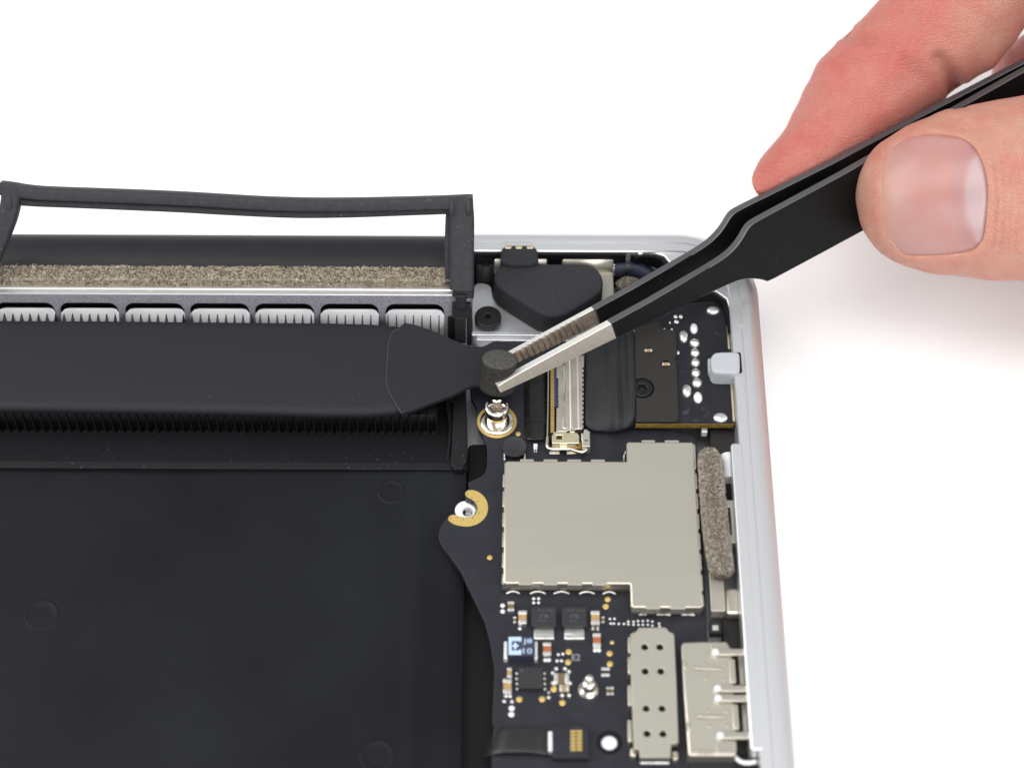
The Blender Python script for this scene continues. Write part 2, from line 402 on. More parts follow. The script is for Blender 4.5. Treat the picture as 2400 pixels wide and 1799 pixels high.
# bright top ridge of the rear wall
yb = P(500, 640, RZ).y
ridge = [(-.0, -.35), (.0, -.08), (.08, 0), (.72, 0), (.85, .12), (1.25, .12), (1.35, .02), (yb-WT.y, .02), (yb-WT.y, -1.2), (0.05, -1.2)]
V = []; F = []
for x in (XL, xr):
    V += [(x, WT.y+a, RZ+b) for a, b in ridge]
n = len(ridge)
for i in range(n): F.append((i, (i+1) % n, n+(i+1) % n, n+i))
F += [tuple(range(n)), tuple(range(n, 2*n))]
mesh_obj('rear_ridge', V, F, M['alu'], case, 25)
# hinge well: silver step around the black screw
bz = -.9
hb = [(1112, 662), (1142, 664), (1152, 672), (1156, 700), (1172, 720), (1300, 745), (1420, 760), (1440, 800), (1440, 806), (1108, 806), (1104, 700)]
plate('hinge_well', smooth_poly(XY(hb, bz), 1), -3.55, bz, M['alu_floor'], case, .12)
x0, y0, x1, y1 = RC(1106, 776, 1440, 786, bz+.35)
boxmm('well_step', x0, y0, x1, y1, bz, bz+.35, M['alu_floor'], case, .1, .08)
x0, y0, x1, y1 = RC(1118, 789, 1440, 798, bz+.15)
boxmm('well_step', x0, y0, x1, y1, bz, bz+.15, M['alu'], case, .1, .06)

# ------------------------------------------------------------------ black bar behind the rear wall (hinge cover)
r = 4.6
d = ray(600, 551); up = Vector((0, -d.z, d.y)).normalized()
if up.z < 0: up = -up
base = P(600, 551, 1.2)
cy, cz = base.y-up.y*r, base.z-up.z*r
V = []; F = []; nn = 40; xs = [XL-2, P(1092, 552, 2).x]
for x in (xs[0], xs[1]-.3, xs[1]):
    rr = r if x != xs[1] else r-.3
    V += [(x, cy+rr*math.cos(2*math.pi*i/nn), cz+rr*math.sin(2*math.pi*i/nn)) for i in range(nn)]
for k in range(2):
    for i in range(nn): F.append((k*nn+i, k*nn+(i+1) % nn, (k+1)*nn+(i+1) % nn, (k+1)*nn+i))
F += [tuple(range(nn)), tuple(range(2*nn, 3*nn))]
tag(mesh_obj('hinge_cover', V, F, M['bar'], None, 40), 'long matt black round bar along the back edge behind the gritty foam strip', 'hinge cover')

# ------------------------------------------------------------------ fibrous foam
def fibres(name, sampler, count, m, parent, size=(.16, .30), thick=.022):
    V = np.zeros((count, 12, 3)); F = []
    for k in range(count):
        p, nrm = sampler()
        t = Vector(rng.normal(size=3)).normalized(); t = (t-nrm*t.dot(nrm)*.5).normalized(); s = t.cross(nrm); s = s.normalized() if s.length > .01 else Vector((1, 0, 0))
        u = s.cross(t); L = rng.uniform(*size); cur = rng.uniform(.3, 1.3)*L*.5; b = k*12
        for i in range(4):
            a = (i/3-.5)*2
            c = p+t*(a*L*.5)+nrm*((1-a*a)*cur)
            for j in range(3):
                an = 2.094*j; V[k, i*3+j] = c+s*(thick*math.cos(an))+u*(thick*math.sin(an))
        for i in range(3):
            for j in range(3):
                j2 = (j+1) % 3; F.append((b+i*3+j, b+i*3+j2, b+i*3+3+j2, b+i*3+3+j))
    me = bpy.data.meshes.new(name); me.from_pydata((V.reshape(-1, 3)*MM).tolist(), [], F); me.materials.append(m); me.shade_smooth()
    return stuff(link(bpy.data.objects.new(name, me), parent))
fy0 = P(500, 671, RZ).y; fx1 = P(1056, 650, RZ).x
fs = thing('foam_strip', 'long gritty tan conductive foam strip lying on the silver back ridge', 'foam strip', (-20, fy0+1, RZ))
fd, fh = 2.1, 1.5
boxmm('adhesive', -70, fy0, fx1+.3, fy0+fd, RZ+.03, RZ+.16, M['adhesive'], fs, .1, .03)
def lump(x, y, amp):
    return amp*(math.sin(x*1.7+y)+math.sin(x*3.1+2*y+1)+math.sin(x*.61))/3
V = []; F = []; nx = 220; sec = [(.12, .15), (.05, .6), (.12, 1.1), (.35, 1.38), (.9, 1.5), (1.5, 1.5), (1.9, 1.35), (2.1, .9), (2.1, .15)]
for i in range(nx+1):
    x = -70+(fx1+70)*i/nx
    V += [(x, fy0+a+lump(x, b, .05), RZ+b+(lump(x, a, .09) if b > .5 else 0)) for a, b in sec]
n = len(sec)
for i in range(nx):
    for j in range(n-1): F.append((i*n+j, (i+1)*n+j, (i+1)*n+j+1, i*n+j+1))
    F.append((i*n+n-1, (i+1)*n+n-1, (i+1)*n, i*n))
F += [tuple(range(n)), tuple(nx*n+j for j in range(n))]
mesh_obj('foam_core', V, F, M['foamcore'], fs, 60)
def samp():
    x = rng.uniform(-66, fx1); t = rng.uniform(0, 1)
    if t < .42:
        b = rng.uniform(.15, 1.42); return Vector((x, fy0+.06+lump(x, b, .05), RZ+b)), Vector((0, -1, .3)).normalized()
    a = rng.uniform(.0, 2.1); return Vector((x, fy0+a, RZ+1.42+(rng.uniform(0, .28) if rng.uniform() < .12 else 0)+lump(x, a, .09)-.1*(abs(a-1.1)/.9)**2)), Vector((0, -.2, 1)).normalized()
fibres('fibre', samp, 11000, M['fibre'], fs, (.22, .42), .034)

# ------------------------------------------------------------------ peeled rubber gasket frame
gz = P(1085, 685, 3.6)
gu = Vector((0, math.cos(math.radians(52)), math.sin(math.radians(52)))); gn = Vector((0, -gu.z, gu.y))
gas = thing('rubber_gasket', 'black rubber gasket frame peeled upright, its long top bar arching over the back edge', 'gasket', gz)
G = lambda pts: [PN(x, y, gz, gn) for x, y in pts]
top = smooth_path(G([(2, 440), (30, 443), (60, 449), (100, 453), (180, 456), (300, 460), (420, 465), (520, 471), (620, 477), (720, 480), (820, 480), (920, 478), (1000, 476), (1060, 474), (1094, 472)]), 2)
sweep('top_bar', top, gn, rprof(1.55, 2.2, .35), M['rubber'], gas)
lip = smooth_path([p-gn*.35 for p in G([(44, 474), (90, 477), (180, 480), (300, 485), (420, 490), (520, 496), (640, 502), (720, 504), (840, 502), (940, 498), (1056, 494)])], 2)
sweep('inner_lip', lip, gn, rprof(.85, 1.1, .2), M['rubber'], gas)
leg = smooth_path(G([(1080, 460), (1081, 480), (1084, 520), (1083, 570), (1083, 620), (1083, 676)]), 2)
sweep('right_leg', leg, gn, rprof(2.95, 2.3, .45), M['rubber'], gas)
sweep('leg_web', [p-gn*.6 for p in smooth_path(G([(1056, 484), (1053, 540), (1052, 600), (1054, 668)]), 2)], gn, rprof(1.1, 1.0, .2), M['rubber'], gas)
for x in (1060, 1098):      # moulded nubs on the top corner
    c = PN(x, 484, gz, gn)+gn*1.0
    tube('corner_nub', [c-gu*1.1, c-gu*.5, c+gu*.4, c+gu*.95], [.12, .42, .42, .2], M['rubber'], gas, 12)
leftleg = smooth_path(G([(26, 436), (29, 460), (20, 505), (-2, 560), (-40, 650), (-60, 690)]), 2)
sweep('left_leg', leftleg, gn, rprof(2.3, 2.4, .4), M['rubber'], gas)
c = PN(26, 470, gz, gn)+gn*1.0
tube('corner_nub', [c-gu*1.3, c-gu*.5, c+gu*.5, c+gu*.9], [.15, .45, .45, .2], M['rubber'], gas, 12)
foot = smooth_path(G([(1086, 672), (1086, 684), (1085, 694)]), 1)
sweep('leg_foot', [p-gn*.3 for p in foot], gn, rprof(2.7, 2.2, .3), M['black'], gas)

# clip below the gasket leg
clip = thing('gasket_clip', 'small black plastic clip standing between the vent windows and black screw', 'clip', P(1080, 750, 0))
def wbox(name, px0, py0, px1, py1, d0, d1, m, parent, bev=.08):
    q0 = wallq(px0, (py0+py1)/2); q1 = wallq(px1, (py0+py1)/2); a = wallq((px0+px1)/2, py0).y; b = wallq((px0+px1)/2, py1).y
    return plate(name, round_rect(q0.x, b, q1.x, a, .15, 2), d0, d1, m, parent, bev, xf=wxf)
wbox('clip_body', 1066, 736, 1092, 796, .1, 1.1, M['black'], clip)
wbox('clip_head', 1068, 682, 1094, 716, .1, 1.3, M['black'], clip, .2)
wbox('clip_neck', 1060, 706, 1104, 740, .1, .8, M['black'], clip)
wbox('clip_side', 1094, 724, 1106, 806, -.4, .5, M['black'], clip)
wbox('clip_side', 1050, 740, 1066, 806, -.9, .3, M['dark'], clip)

# ------------------------------------------------------------------ hinge assembly
hinge = thing('hinge_bracket', 'nickel hinge bracket and barrel in the back corner behind the black foam pad', 'hinge', P(1300, 640, -2))
q = Z(1050, 500)
def hx(py, z): return P(1250, py, z).y
def barrel(name, px0, px1, pyc, z, r, m, parent, n=24):
    a = P(px0, pyc, z); b = P(px1, pyc, z)
    return tube(name, [Vector((a.x, b.y, z)), Vector((a.x+.15, b.y, z)), Vector((b.x-.15, b.y, z)), Vector((b.x, b.y, z))], [r*.9, r, r, r*.9], m, parent, n)
barrel('barrel', 1116, 1162, 630, -1.4, 2.6, M['black'], hinge)
barrel('barrel_band', 1128, 1150, 612, -.4, 2.2, M['dark'], hinge)
wc = web[:13]; wl_ = XY([(x-2, y+3) for x, y in wc], 2.6)+XY([(x-8, y+9) for x, y in wc][::-1], 2.6)
plate('corner_strip', wl_, -3.5, 2.6, M['dark'], case, 0)  # thin dark strip along the inner wall of the corner web
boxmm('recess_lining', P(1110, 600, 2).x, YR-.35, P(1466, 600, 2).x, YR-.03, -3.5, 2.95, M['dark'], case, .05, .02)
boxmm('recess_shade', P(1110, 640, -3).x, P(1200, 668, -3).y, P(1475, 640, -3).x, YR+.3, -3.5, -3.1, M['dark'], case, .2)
barrel('knuckle', 1158, 1282, 612, .2, 2.2, M['nickel_side'], hinge)
barrel('pin', 1278, 1320, 610, -1.2, 1.3, M['steel'], hinge)
barrel('knuckle', 1316, 1437, 610, .2, 2.3, M['nickel_side'], hinge)
lf = [(1322, 600), (1436, 600), (1439, 690), (1432, 700), (1415, 712), (1400, 720), (1330, 720)]
plate('leaf', XY(lf, .5), -.8, .5, M['nickel'], hinge, .2)
# navy cable leaving the hinge
cab = smooth_path([P(1440, 629, .2), P(1470, 627, .4), P(1500, 632, .2), P(1530, 650, -.3), P(1560, 690, -1.2)], 2)
cb = thing('hinge_cable', 'dark navy sleeved cable coming out of the nickel hinge, under the tweezers', 'cable', P(1470, 627, -1))
tube('sleeve', cab, 1.05, M['bluecable'], cb, 16)
tube('collar', [P(1436, 628, .3), P(1442, 628, .3)], .95, M['solder'], cb, 14)
tube('band', [P(1466, 627, .4), P(1474, 627, .4)], 1.1, M['tape'], cb, 16)
for px, py, sx, sy, lab in ((1535, 618, 2.3, 1.3, 'dark speckled foam scrap in the corner pocket beside the cable end'), (1475, 662, 1.7, 1.2, 'dark speckled foam scrap below the navy cable')):
    c = P(px, py, .6); f_ = thing('foam_scrap', lab, 'foam', (c.x, c.y, -2), 'foam scraps in the hinge pocket')
    lathe('foam_core', (c.x, c.y, 0), [(sx*.9, -3), (sx, -.2), (sx*.9, .4), (sx*.5, .65), (.1, .7)], M['foamcore_dark'], f_, 18, sy/sx)
    def sp(c=c, sx=sx, sy=sy):
        a = rng.uniform(0, 6.283); rr = math.sqrt(rng.uniform(0, 1)); x = c.x+sx*rr*math.cos(a); y = c.y+sy*rr*math.sin(a)
        return Vector((x, y, .7-.55*rr**3)), Vector((0, 0, 1))
    fibres('fibre', sp, 220, M['fibre'], f_, (.14, .28), .026)

# black foam pad on the hinge
pz = 3.2
padpx = q((393, 540), (418, 475), (475, 440), (560, 432), (1165, 432), (1255, 450), (1318, 505), (1341, 580), (1335, 640), (1298, 695), (1060, 848), (965, 885), (860, 885), (785, 858), (450, 648), (403, 595))
pad = thing('foam_pad', 'thick black foam pad, rounded triangle, between the black screw and tweezers', 'foam pad', P(1280, 660, -.5))
plate('pad_block', smooth_poly(XY(padpx, pz), 2), -.7, pz, M['foam'], pad, .35)
tabpx = q((450, 440), (455, 330), (475, 285), (520, 272), (720, 272), (760, 290), (775, 330), (785, 440))
plate('fold_tab', smooth_poly(XY(tabpx, 4.0), 1), 2.6, 4.0, M['foam'], pad, .3)
for x in (520, 613, 710):
    (px, py), = q((x, 290)); c = P(px, py, 4.02)
    boxmm('gold_contact', c.x-.42, c.y-.3, c.x+.42, c.y+.3, 3.9, 4.08, M['brass'], pad, .15, .05)

def torx(c, r, m, parent, depth=.25, z=None):
    """six-lobed drive recess: outline"""
    return [(c[0]+(r*(1+.22*math.cos(6*a)))*math.cos(a), c[1]+(r*(1+.22*math.cos(6*a)))*math.sin(a)) for a in [2*math.pi*i/36 for i in range(36)]]
def screw(name, px, py, z, r, label, m, lobes=.32, zb=None, group=None):
    c = P(px, py, z); t = thing(name, label, 'screw', (c.x, c.y, zb if zb is not None else z-1), group)
    tr = torx((c.x, c.y), r*lobes, m, t)
    plate('screw_head', circle(c.x, c.y, r, 36), z-.75, z, m, t, .16, holes=[tr])
    lathe('drive_recess', (c.x, c.y, z), [(r*.5, -.72), (r*.5, -.5), (.1, -.48)], m, t, 16)
    lathe('shank', (c.x, c.y, z), [(r*.45, -2.2), (r*.45, -.7)], m, t, 16)
    return t, c
screw('cover_screw', 1143.5, 741, .35, 1.68, 'flat black screw on the silver step beside the foam pad', M['screw'], .2)
# ------------------------------------------------------------------ fan cover and duct
fz = -1.5
fan = thing('fan_cover', 'large flat satin black cover sheet with faint round embossed marks', 'fan cover', P(600, 1450, -3))
fx1 = P(1086, 1450, fz).x; fyT = P(600, 1094, fz).y
# gently shaped top sheet
nx, ny = 90, 60; V = []; F = []
rx = P(978, 1450, fz).x
for j in range(ny+1):
    y = YF+(fyT-YF)*j/ny
    for i in range(nx+1):
        x = XL+(fx1-XL)*i/nx
        h = .22*math.exp(-((x-rx)/.7)**2)+.05*math.exp(-((x-rx-3.2)/.5)**2)+.12*math.sin(x*.09+y*.05)*math.sin(y*.07)
        if i == nx: h -= .25
        V.append((x, y, fz+h))
for j in range(ny):
    for i in range(nx): F.append((j*(nx+1)+i, j*(nx+1)+i+1, (j+1)*(nx+1)+i+1, (j+1)*(nx+1)+i))
b0 = len(V); V += [(fx1, YF, -3.1), (fx1, fyT, -3.1)]
for j in range(ny):
    y0 = YF+(fyT-YF)*j/ny
side0 = len(V)
V += [(fx1, YF+(fyT-YF)*j/ny, -3.1) for j in range(ny+1)]
for j in range(ny): F.append((j*(nx+1)+nx, (j+1)*(nx+1)+nx, side0+j+1, side0+j))
V = V[:]
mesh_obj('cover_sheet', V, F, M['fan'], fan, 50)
for px, py, rr in ((917, 1152, 1.5), (97, 1440, 1.82), (883, 1770, 1.78)):
    c = P(px, py, fz+.02)
    h = .12*math.sin(c.x*.09+c.y*.05)*math.sin(c.y*.07)
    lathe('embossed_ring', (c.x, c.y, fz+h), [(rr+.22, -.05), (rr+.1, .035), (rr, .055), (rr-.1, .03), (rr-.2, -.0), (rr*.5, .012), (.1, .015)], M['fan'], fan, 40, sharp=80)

fins_Y0 = P(500, 1014, -2.2).y; fins_Y1 = P(500, 736, 1.3).y
fs_ = thing('fin_stack', 'row of thin black cooling fins under the flat black heat pipe', 'fin stack', P(500, 1000, -2.4))
fp = None
f0 = P(15, 985, 0).x; pitch = (P(1023, 985, 0).x-f0)/49
for k in range(-2, 50):
    x = f0+pitch*k
    if fp is None:
        t = .05
        V = []; F = []
        def bx(x0, x1, y0, y1, z0, z1):
            b = len(V); V.extend([(x0, y0, z0), (x1, y0, z0), (x1, y1, z0), (x0, y1, z0), (x0, y0, z1), (x1, y0, z1), (x1, y1, z1), (x0, y1, z1)])
            F.extend([tuple(b+i for i in f) for f in ((0, 3, 2, 1), (4, 5, 6, 7), (0, 1, 5, 4), (1, 2, 6, 5), (2, 3, 7, 6), (3, 0, 4, 7))])
        bx(-t, t, fins_Y0, fins_Y1, -2.2, 1.3)
        bx(-t-.55, -t, fins_Y0-.02, fins_Y0+.9, -2.26, -2.2)
        bx(-t-.02, t+.03, fins_Y0-.04, fins_Y0-.005, -2.2, 1.25)
        bx(-t-.06, t+.08, fins_Y0-.06, fins_Y0+.1, .75, .9)
        fp = mesh_obj('fin', [Vector(v)+Vector((x, 0, 0)) for v in V], F, M['fin'], fs_, loc=Vector((x, 0, 0)), mats=[M['fin'], M['fin_edge']], fmat=[0]*6+[1]*18)
    else: reuse(fp, (x, 0, 0), fs_)

boxmm('fin_gap_shade', XL, fins_Y0+.5, f0+pitch*49, fins_Y0+6, -2.4, 1.2, M['dark'], fs_, .05, 0)  # black block added for the shade in the gaps between fins
duct = thing('duct_frame', 'dusty black plastic duct frame in front of and beside the cooling fins', 'duct frame', P(600, 1070, -3))
y_a = P(600, 1098, -.9).y; y_b = P(600, 1081, -.9).y; xrg = P(1094, 1080, -.9).x
boxmm('front_lip', XL, y_a, xrg, y_b, -2.6, -.9, M['duct'], duct, .2, .10)
y_c = fins_Y0+.4
V = [(XL, y_b, -1.0), (xrg-1.9, y_b, -1.0), (xrg-1.9, y_c, -2.35), (XL, y_c, -2.35), (XL, y_b, -3), (xrg-1.9, y_b, -3), (xrg-1.9, y_c, -3), (XL, y_c, -3)]
mesh_obj('sloped_panel', V, [(0, 1, 2, 3), (4, 7, 6, 5), (0, 4, 5, 1), (1, 5, 6, 2), (2, 6, 7, 3), (3, 7, 4, 0)], M['duct'], duct)
boxmm('base_tray', XL, y_c-.1, xrg-1.9, fins_Y1+1.2, -3.1, -2.5, M['dark'], duct, .2, 0)
lgpx = [(1061, 925), (1090, 915), (1096, 1010), (1094, 1099), (1056, 1099), (1057, 1060), (1060, 1005)]
plate('side_rail', smooth_poly(XY(lgpx, -.3), 1), -2.8, -.3, M['duct'], duct, .18)
st = [(1040, 925), (1061, 925), (1060, 1005), (1054, 1080), (1046, 1080), (1052, 1000)]
plate('side_step', XY(st, -1.1), -2.8, -1.1, M['duct'], duct, .15)
rl = [(1045, 815), (1092, 815), (1092, 940), (1056, 940)]
plate('rear_rail', XY(rl, -.6), -2.8, -.6, M['black'], duct, .15)

# ------------------------------------------------------------------ heat pipe in black film
hz = 3.0
hp = thing('heat_pipe', 'flat wide heat pipe wrapped in speckled black film, running from the left edge', 'heat pipe', P(500, 860, 1))
rear = [(-160, 750), (0, 751.5), (250, 752.5), (500, 755), (700, 757), (760, 757), (836, 759), (890, 761.5), (935, 765), (962, 775)]
front = [(-160, 957), (0, 960), (150, 962), (300, 964), (500, 967), (640, 970), (760, 973), (860, 973), (905, 970), (945, 965), (962, 955)]
R_ = [P(x, y, hz-.25).xy for x, y in rear]; F_ = [P(x, y, hz-.55).xy for x, y in front]
def interp(pl, x):
    for a, b in zip(pl, pl[1:]):
        if a.x <= x <= b.x: k = (x-a.x)/(b.x-a.x); return a.y*(1-k)+b.y*k
    return pl[-1].y if x > pl[-1].x else pl[0].y
V = []; F = []; nx = 60; xa, xb = R_[0].x, P(958, 860, hz).x
for i in range(nx+1):
    x = xa+(xb-xa)*i/nx; yr = interp(R_, x); yf = interp(F_, x)
    sec = [(yf+.35, 1.45), (yf+.08, 1.75), (yf, 2.2), (yf+.12, 2.6), (yf+.45, 2.86), (yf+1.1, 2.96), ((yf*2+yr)/3, 3.0), ((yf+2*yr)/3, 3.0), (yr-.9, 2.98), (yr-.3, 2.9), (yr, 2.7), (yr-.02, 2.0), (yr-.3, 1.45)]
    V += [(x, y, z) for y, z in sec]
n = len(sec)
for i in range(nx):
    for j in range(n): F.append((i*n+j, (i+1)*n+j, (i+1)*n+(j+1) % n, i*n+(j+1) % n))
F += [tuple(range(n)), tuple(nx*n+j for j in range(n))]
mesh_obj('pipe_sleeve', V, F, M['pipe'], hp, 50)
q5 = Z(700, 700)
end = q5((915, 205), (1000, 222), (1090, 250), (1170, 280), (1240, 310), (1330, 350), (1400, 380), (1450, 400), (1500, 409), (1560, 412), (1870, 414), (1868, 640), (1850, 742), (1550, 745), (1500, 745), (1450, 766), (1330, 828), (1150, 896), (1000, 955), (891, 990),
         (840, 900), (790, 830), (765, 780), (753, 740), (755, 640), (765, 520), (770, 400), (782, 340), (800, 295), (850, 262))
ep = plate('end_tape', XY(end, hz+.12), 2.55, hz+.12, M['pipe'], hp, .07)
for k in range(1, 3): pass
# ridge line and pocket where the film steps over the seam
seam = smooth_path([P(x, y, hz+.1) for x, y in q5((862, 258), (800, 292), (772, 390), (766, 520), (755, 640), (754, 740), (790, 830), (889, 988))], 2)
tube('seam_edge', seam, .06, M['seam'], hp, 6)

# ------------------------------------------------------------------ foam plug held by the tweezers
MZ0 = hz+.15; plug_h = 4.9
pb = P(1168, 893, MZ0); plug_c = Vector((pb.x, pb.y, MZ0))
plug_r = 2.18
# ------------------------------------------------------------------ tweezers frame
plug_m = plug_c+Vector((0, 0, 2.35))
TGAP, TTHK = 3.3, 1.05
ta = Vector((.86, .46, .2)).normalized(); Ttip = P(1167, 904, 5.3)
for _ in range(12):
    n0 = Vector((-ta.y, ta.x, 0)).normalized(); w0 = n0.cross(ta); w0 = -w0 if w0.z > 0 else w0
    rho = math.radians(26)
    tn = (n0*math.cos(rho)+w0*math.sin(rho)).normalized(); tw = (w0*math.cos(rho)-n0*math.sin(rho)).normalized()
    Ttip = PN(1167, 904, plug_m-tn*(TGAP/2+TTHK), tn)
    d = ray(1980, 407); lo, hi = 150.0, 420.0
    for _k in range(60):
        m_ = (lo+hi)/2; v = CAM+d*m_-Ttip
        if math.atan2(v.z, math.hypot(v.x, v.y)) > math.radians(9.0): lo = m_
        else: hi = m_
    ta = v.normalized()
def tq(px, py):
    p = PN(px, py, Ttip, tn)-Ttip; return (p.dot(ta), p.dot(tw))
tweez = thing('tweezers', 'black coated steel tweezers with bare grooved silver tips, held by thumb and finger', 'tweezers', Ttip)
def tgap(x):
    return TGAP if x < 34 else max(.35, TGAP-(x-34)*.058)
def lower_xf(x, y, z): return Ttip+ta*x+tw*y-tn*z
def upper_xf(x, y, z): return Ttip+ta*x+tw*y+tn*(TTHK+tgap(x)-z)
def spl(pts, it=1):
    p = [Vector(q) for q in pts]
    return smooth_path(p, it)
jaw_pts = [tq(*p) for p in [(1167, 904), (1213, 876.5), (1290, 835), (1360, 797), (1432, 758), (1443.5, 793), (1340, 843), (1240, 890), (1175, 920)]]
topc = spl([tq(*p) for p in [(1432, 757), (1520, 709), (1600, 662.5), (1660, 628)]], 0)+spl([tq(*p) for p in [(1660, 628), (1700, 603), (1722, 583), (1738, 562), (1750, 540), (1759, 528), (1774, 518), (1830, 488)]], 2)+spl([tq(*p) for p in [(1980, 407), (2120, 327), (2262, 246), (2400, 168)]], 0)
botc = spl([tq(*p) for p in [(1444, 794), (1544, 746), (1640, 699)]], 0)+spl([tq(*p) for p in [(1640, 699), (1690, 675), (1728, 658), (1752, 653), (1776, 654), (1790, 657)]], 2)+spl([tq(*p) for p in [(1799, 660), (1817, 652), (1918, 598), (2018, 544), (2160, 468), (2400, 339)]], 0)
tail_t = (118, (topc[-1].y+botc[-1].y)/2-1.6); tail_b = (118, (topc[-1].y+botc[-1].y)/2+1.6)
mid_t = (100, topc[-1].y*.55+tail_t[1]*.45); mid_b = (100, botc[-1].y*.55+tail_b[1]*.45)
arm_pts = [tuple(p) for p in topc]+[mid_t, tail_t, tail_b, mid_b]+[tuple(p) for p in botc[::-1]]
# densify along the length so that the converging arm bends smoothly
def dens(pts, step=3.0):
    out = []
    for i in range(len(pts)):
        a = Vector(pts[i]); b = Vector(pts[(i+1) % len(pts)]); k = max(1, int((b-a).length/step))
        out += [a+(b-a)*(j/k) for j in range(k)]
    return out
plate('lower_arm', dens(arm_pts), -TTHK, 0, M['tweezer'], tweez, .10, xf=lower_xf, mats=[M['tweezer'], M['tweezer_edge']])
plate('lower_jaw', jaw_pts, -TTHK+.01, -.015, M['jaw'], tweez, .07, xf=lower_xf, mats=[M['jaw'], M['jaw_edge']])
plate('upper_arm', dens(arm_pts), -TTHK, 0, M['tweezer'], tweez, .10, xf=upper_xf, mats=[M['tweezer'], M['tweezer_edge']])
uj_pts = [(1.3, np.interp(1.3, [p[0] for p in jaw_pts[:5]], [p[1] for p in jaw_pts[:5]]))]+jaw_pts[1:8]+[(1.3, np.interp(1.3, [p[0] for p in jaw_pts[:4:-1]], [p[1] for p in jaw_pts[:4:-1]]))]
uj = plate('upper_jaw', uj_pts, -TTHK+.01, -.24, M['groove'], tweez, .05, xf=upper_xf, mats=[M['groove'], M['jaw_edge']])
for k in range(16):         # cross-cut teeth on the inner face
    x = 1.35+k*.78
    y0 = np.interp(x, [p[0] for p in jaw_pts[:5]], [p[1] for p in jaw_pts[:5]]); y1 = np.interp(x, [p[0] for p in jaw_pts[:4:-1]], [p[1] for p in jaw_pts[:4:-1]])
    tooth = [(x, y0+.03), (x+.62, y0+.03), (x+.62, y1-.03), (x, y1-.03)]
    plate('jaw_tooth', tooth, -.25, -.005, M['groove'], uj, .05, xf=upper_xf)
plate('end_block', [(112, tail_t[1]+.1), (117.5, tail_t[1]+.1), (117.5, tail_b[1]-.1), (112, tail_b[1]-.1)], -TTHK-.36, -TTHK+.01, M['tweezer'], tweez, 0, xf=lower_xf)

# the plug, leaning back in the grip of the jaws
pax = Vector((.07, .36, .93)).normalized(); ps = Vector((1, 0, 0)); ps = (ps-pax*ps.dot(pax)).normalized(); pt = pax.cross(ps)
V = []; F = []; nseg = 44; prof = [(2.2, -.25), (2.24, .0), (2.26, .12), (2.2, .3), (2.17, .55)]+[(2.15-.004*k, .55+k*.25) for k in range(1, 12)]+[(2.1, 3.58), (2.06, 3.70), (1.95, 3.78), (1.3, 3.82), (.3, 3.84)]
pb0 = P(1166, 901, MZ0+.55); pb0.z = MZ0+.55
for r_, z_ in prof:
    for i in range(nseg):
        an = 2*math.pi*i/nseg; v = pb0+pax*z_+ps*(r_*math.cos(an))+pt*(r_*math.sin(an)); V.append(v)
for l in range(len(prof)-1):
    for i in range(nseg): F.append((l*nseg+i, l*nseg+(i+1) % nseg, (l+1)*nseg+(i+1) % nseg, (l+1)*nseg+i))
F += [tuple(range(nseg))[::-1], tuple((len(prof)-1)*nseg+i for i in range(nseg))]
tag(mesh_obj('foam_plug', V, F, M['plug'], None, 70, mats=[M['plug'], M['plug_top']], fmat=[1 if prof[k//nseg][1] > 3.5 else 0 for k in range(len(F)-2)]+[0, 1]), 'small worn black foam cylinder gripped in the tweezer tips', 'foam plug')

# ------------------------------------------------------------------ main circuit board
q7 = Z(1000, 1000); q1 = Z(1000, 1350); q2 = Z(1400, 1350); q8 = Z(1400, 1000); q6 = Z(1300, 600); qc = Z(1130, 620, 3.605); qe = Z(1200, 880, 6.9125)
outline = [(1140, 808), (1158, 799), (1480, 799), (1486, 900), (1490, 1005), (1560, 1010), (1600, 1013), (1618, 1018), (1629, 1028), (1633, 1041), (1640, 1150), (1649, 1320), (1658, 1480), (1668, 1640), (1684, 1900),
  (1152, 1900), (1153, 1760), (1158, 1699), (1154, 1690), (1156, 1640), (1159, 1567), (1155, 1540), (1148, 1499), (1137, 1458), (1118, 1418), (1100, 1380), (1081, 1339), (1054, 1301), (1036, 1279), (1029, 1262), (1028, 1247), (1034, 1230), (1044, 1217), (1052, 1206), (1062, 1202),
  (1076, 1209), (1088, 1212), (1100, 1211), (1111, 1206), (1118, 1194), (1117, 1184), (1110, 1175), (1100, 1169), (1091, 1166), (1089, 1157), (1092, 1150), (1099, 1143),
  (1097, 1130), (1110, 1124), (1126, 1117), (1136, 1108), (1141, 1092), (1142, 1060), (1141, 1043), (1133, 1022), (1122, 1004), (1118, 985), (1118, 955), (1104, 930), (1098, 880), (1100, 835), (1118, 816)]
bo = ccw(XY(outline, 0))
hole_c = P(*q1((1577, 1433))[0], 0)
hl = circle(hole_c.x, hole_c.y, .88, 24)
board = thing('circuit_board', 'dark navy main circuit board with curved left edge, full of small components', 'circuit board', P(1400, 1400, -1))
plate('board_sheet', bo, -1.0, 0, M['pcb'], board, .06, holes=[hl])
lathe('hole_ring', (hole_c.x, hole_c.y, 0), [(1.45, .004), (1.4, .02), (1.0, .02), (.95, .004)], M['dark'], board, 28, cap=False)
# white post of the case under that hole
lathe('standoff', (hole_c.x, hole_c.y, 0), [(1.2, -3.55), (1.2, -.35), (1.1, -.25), (.2, -.25)], M['alu_white'], case, 24)

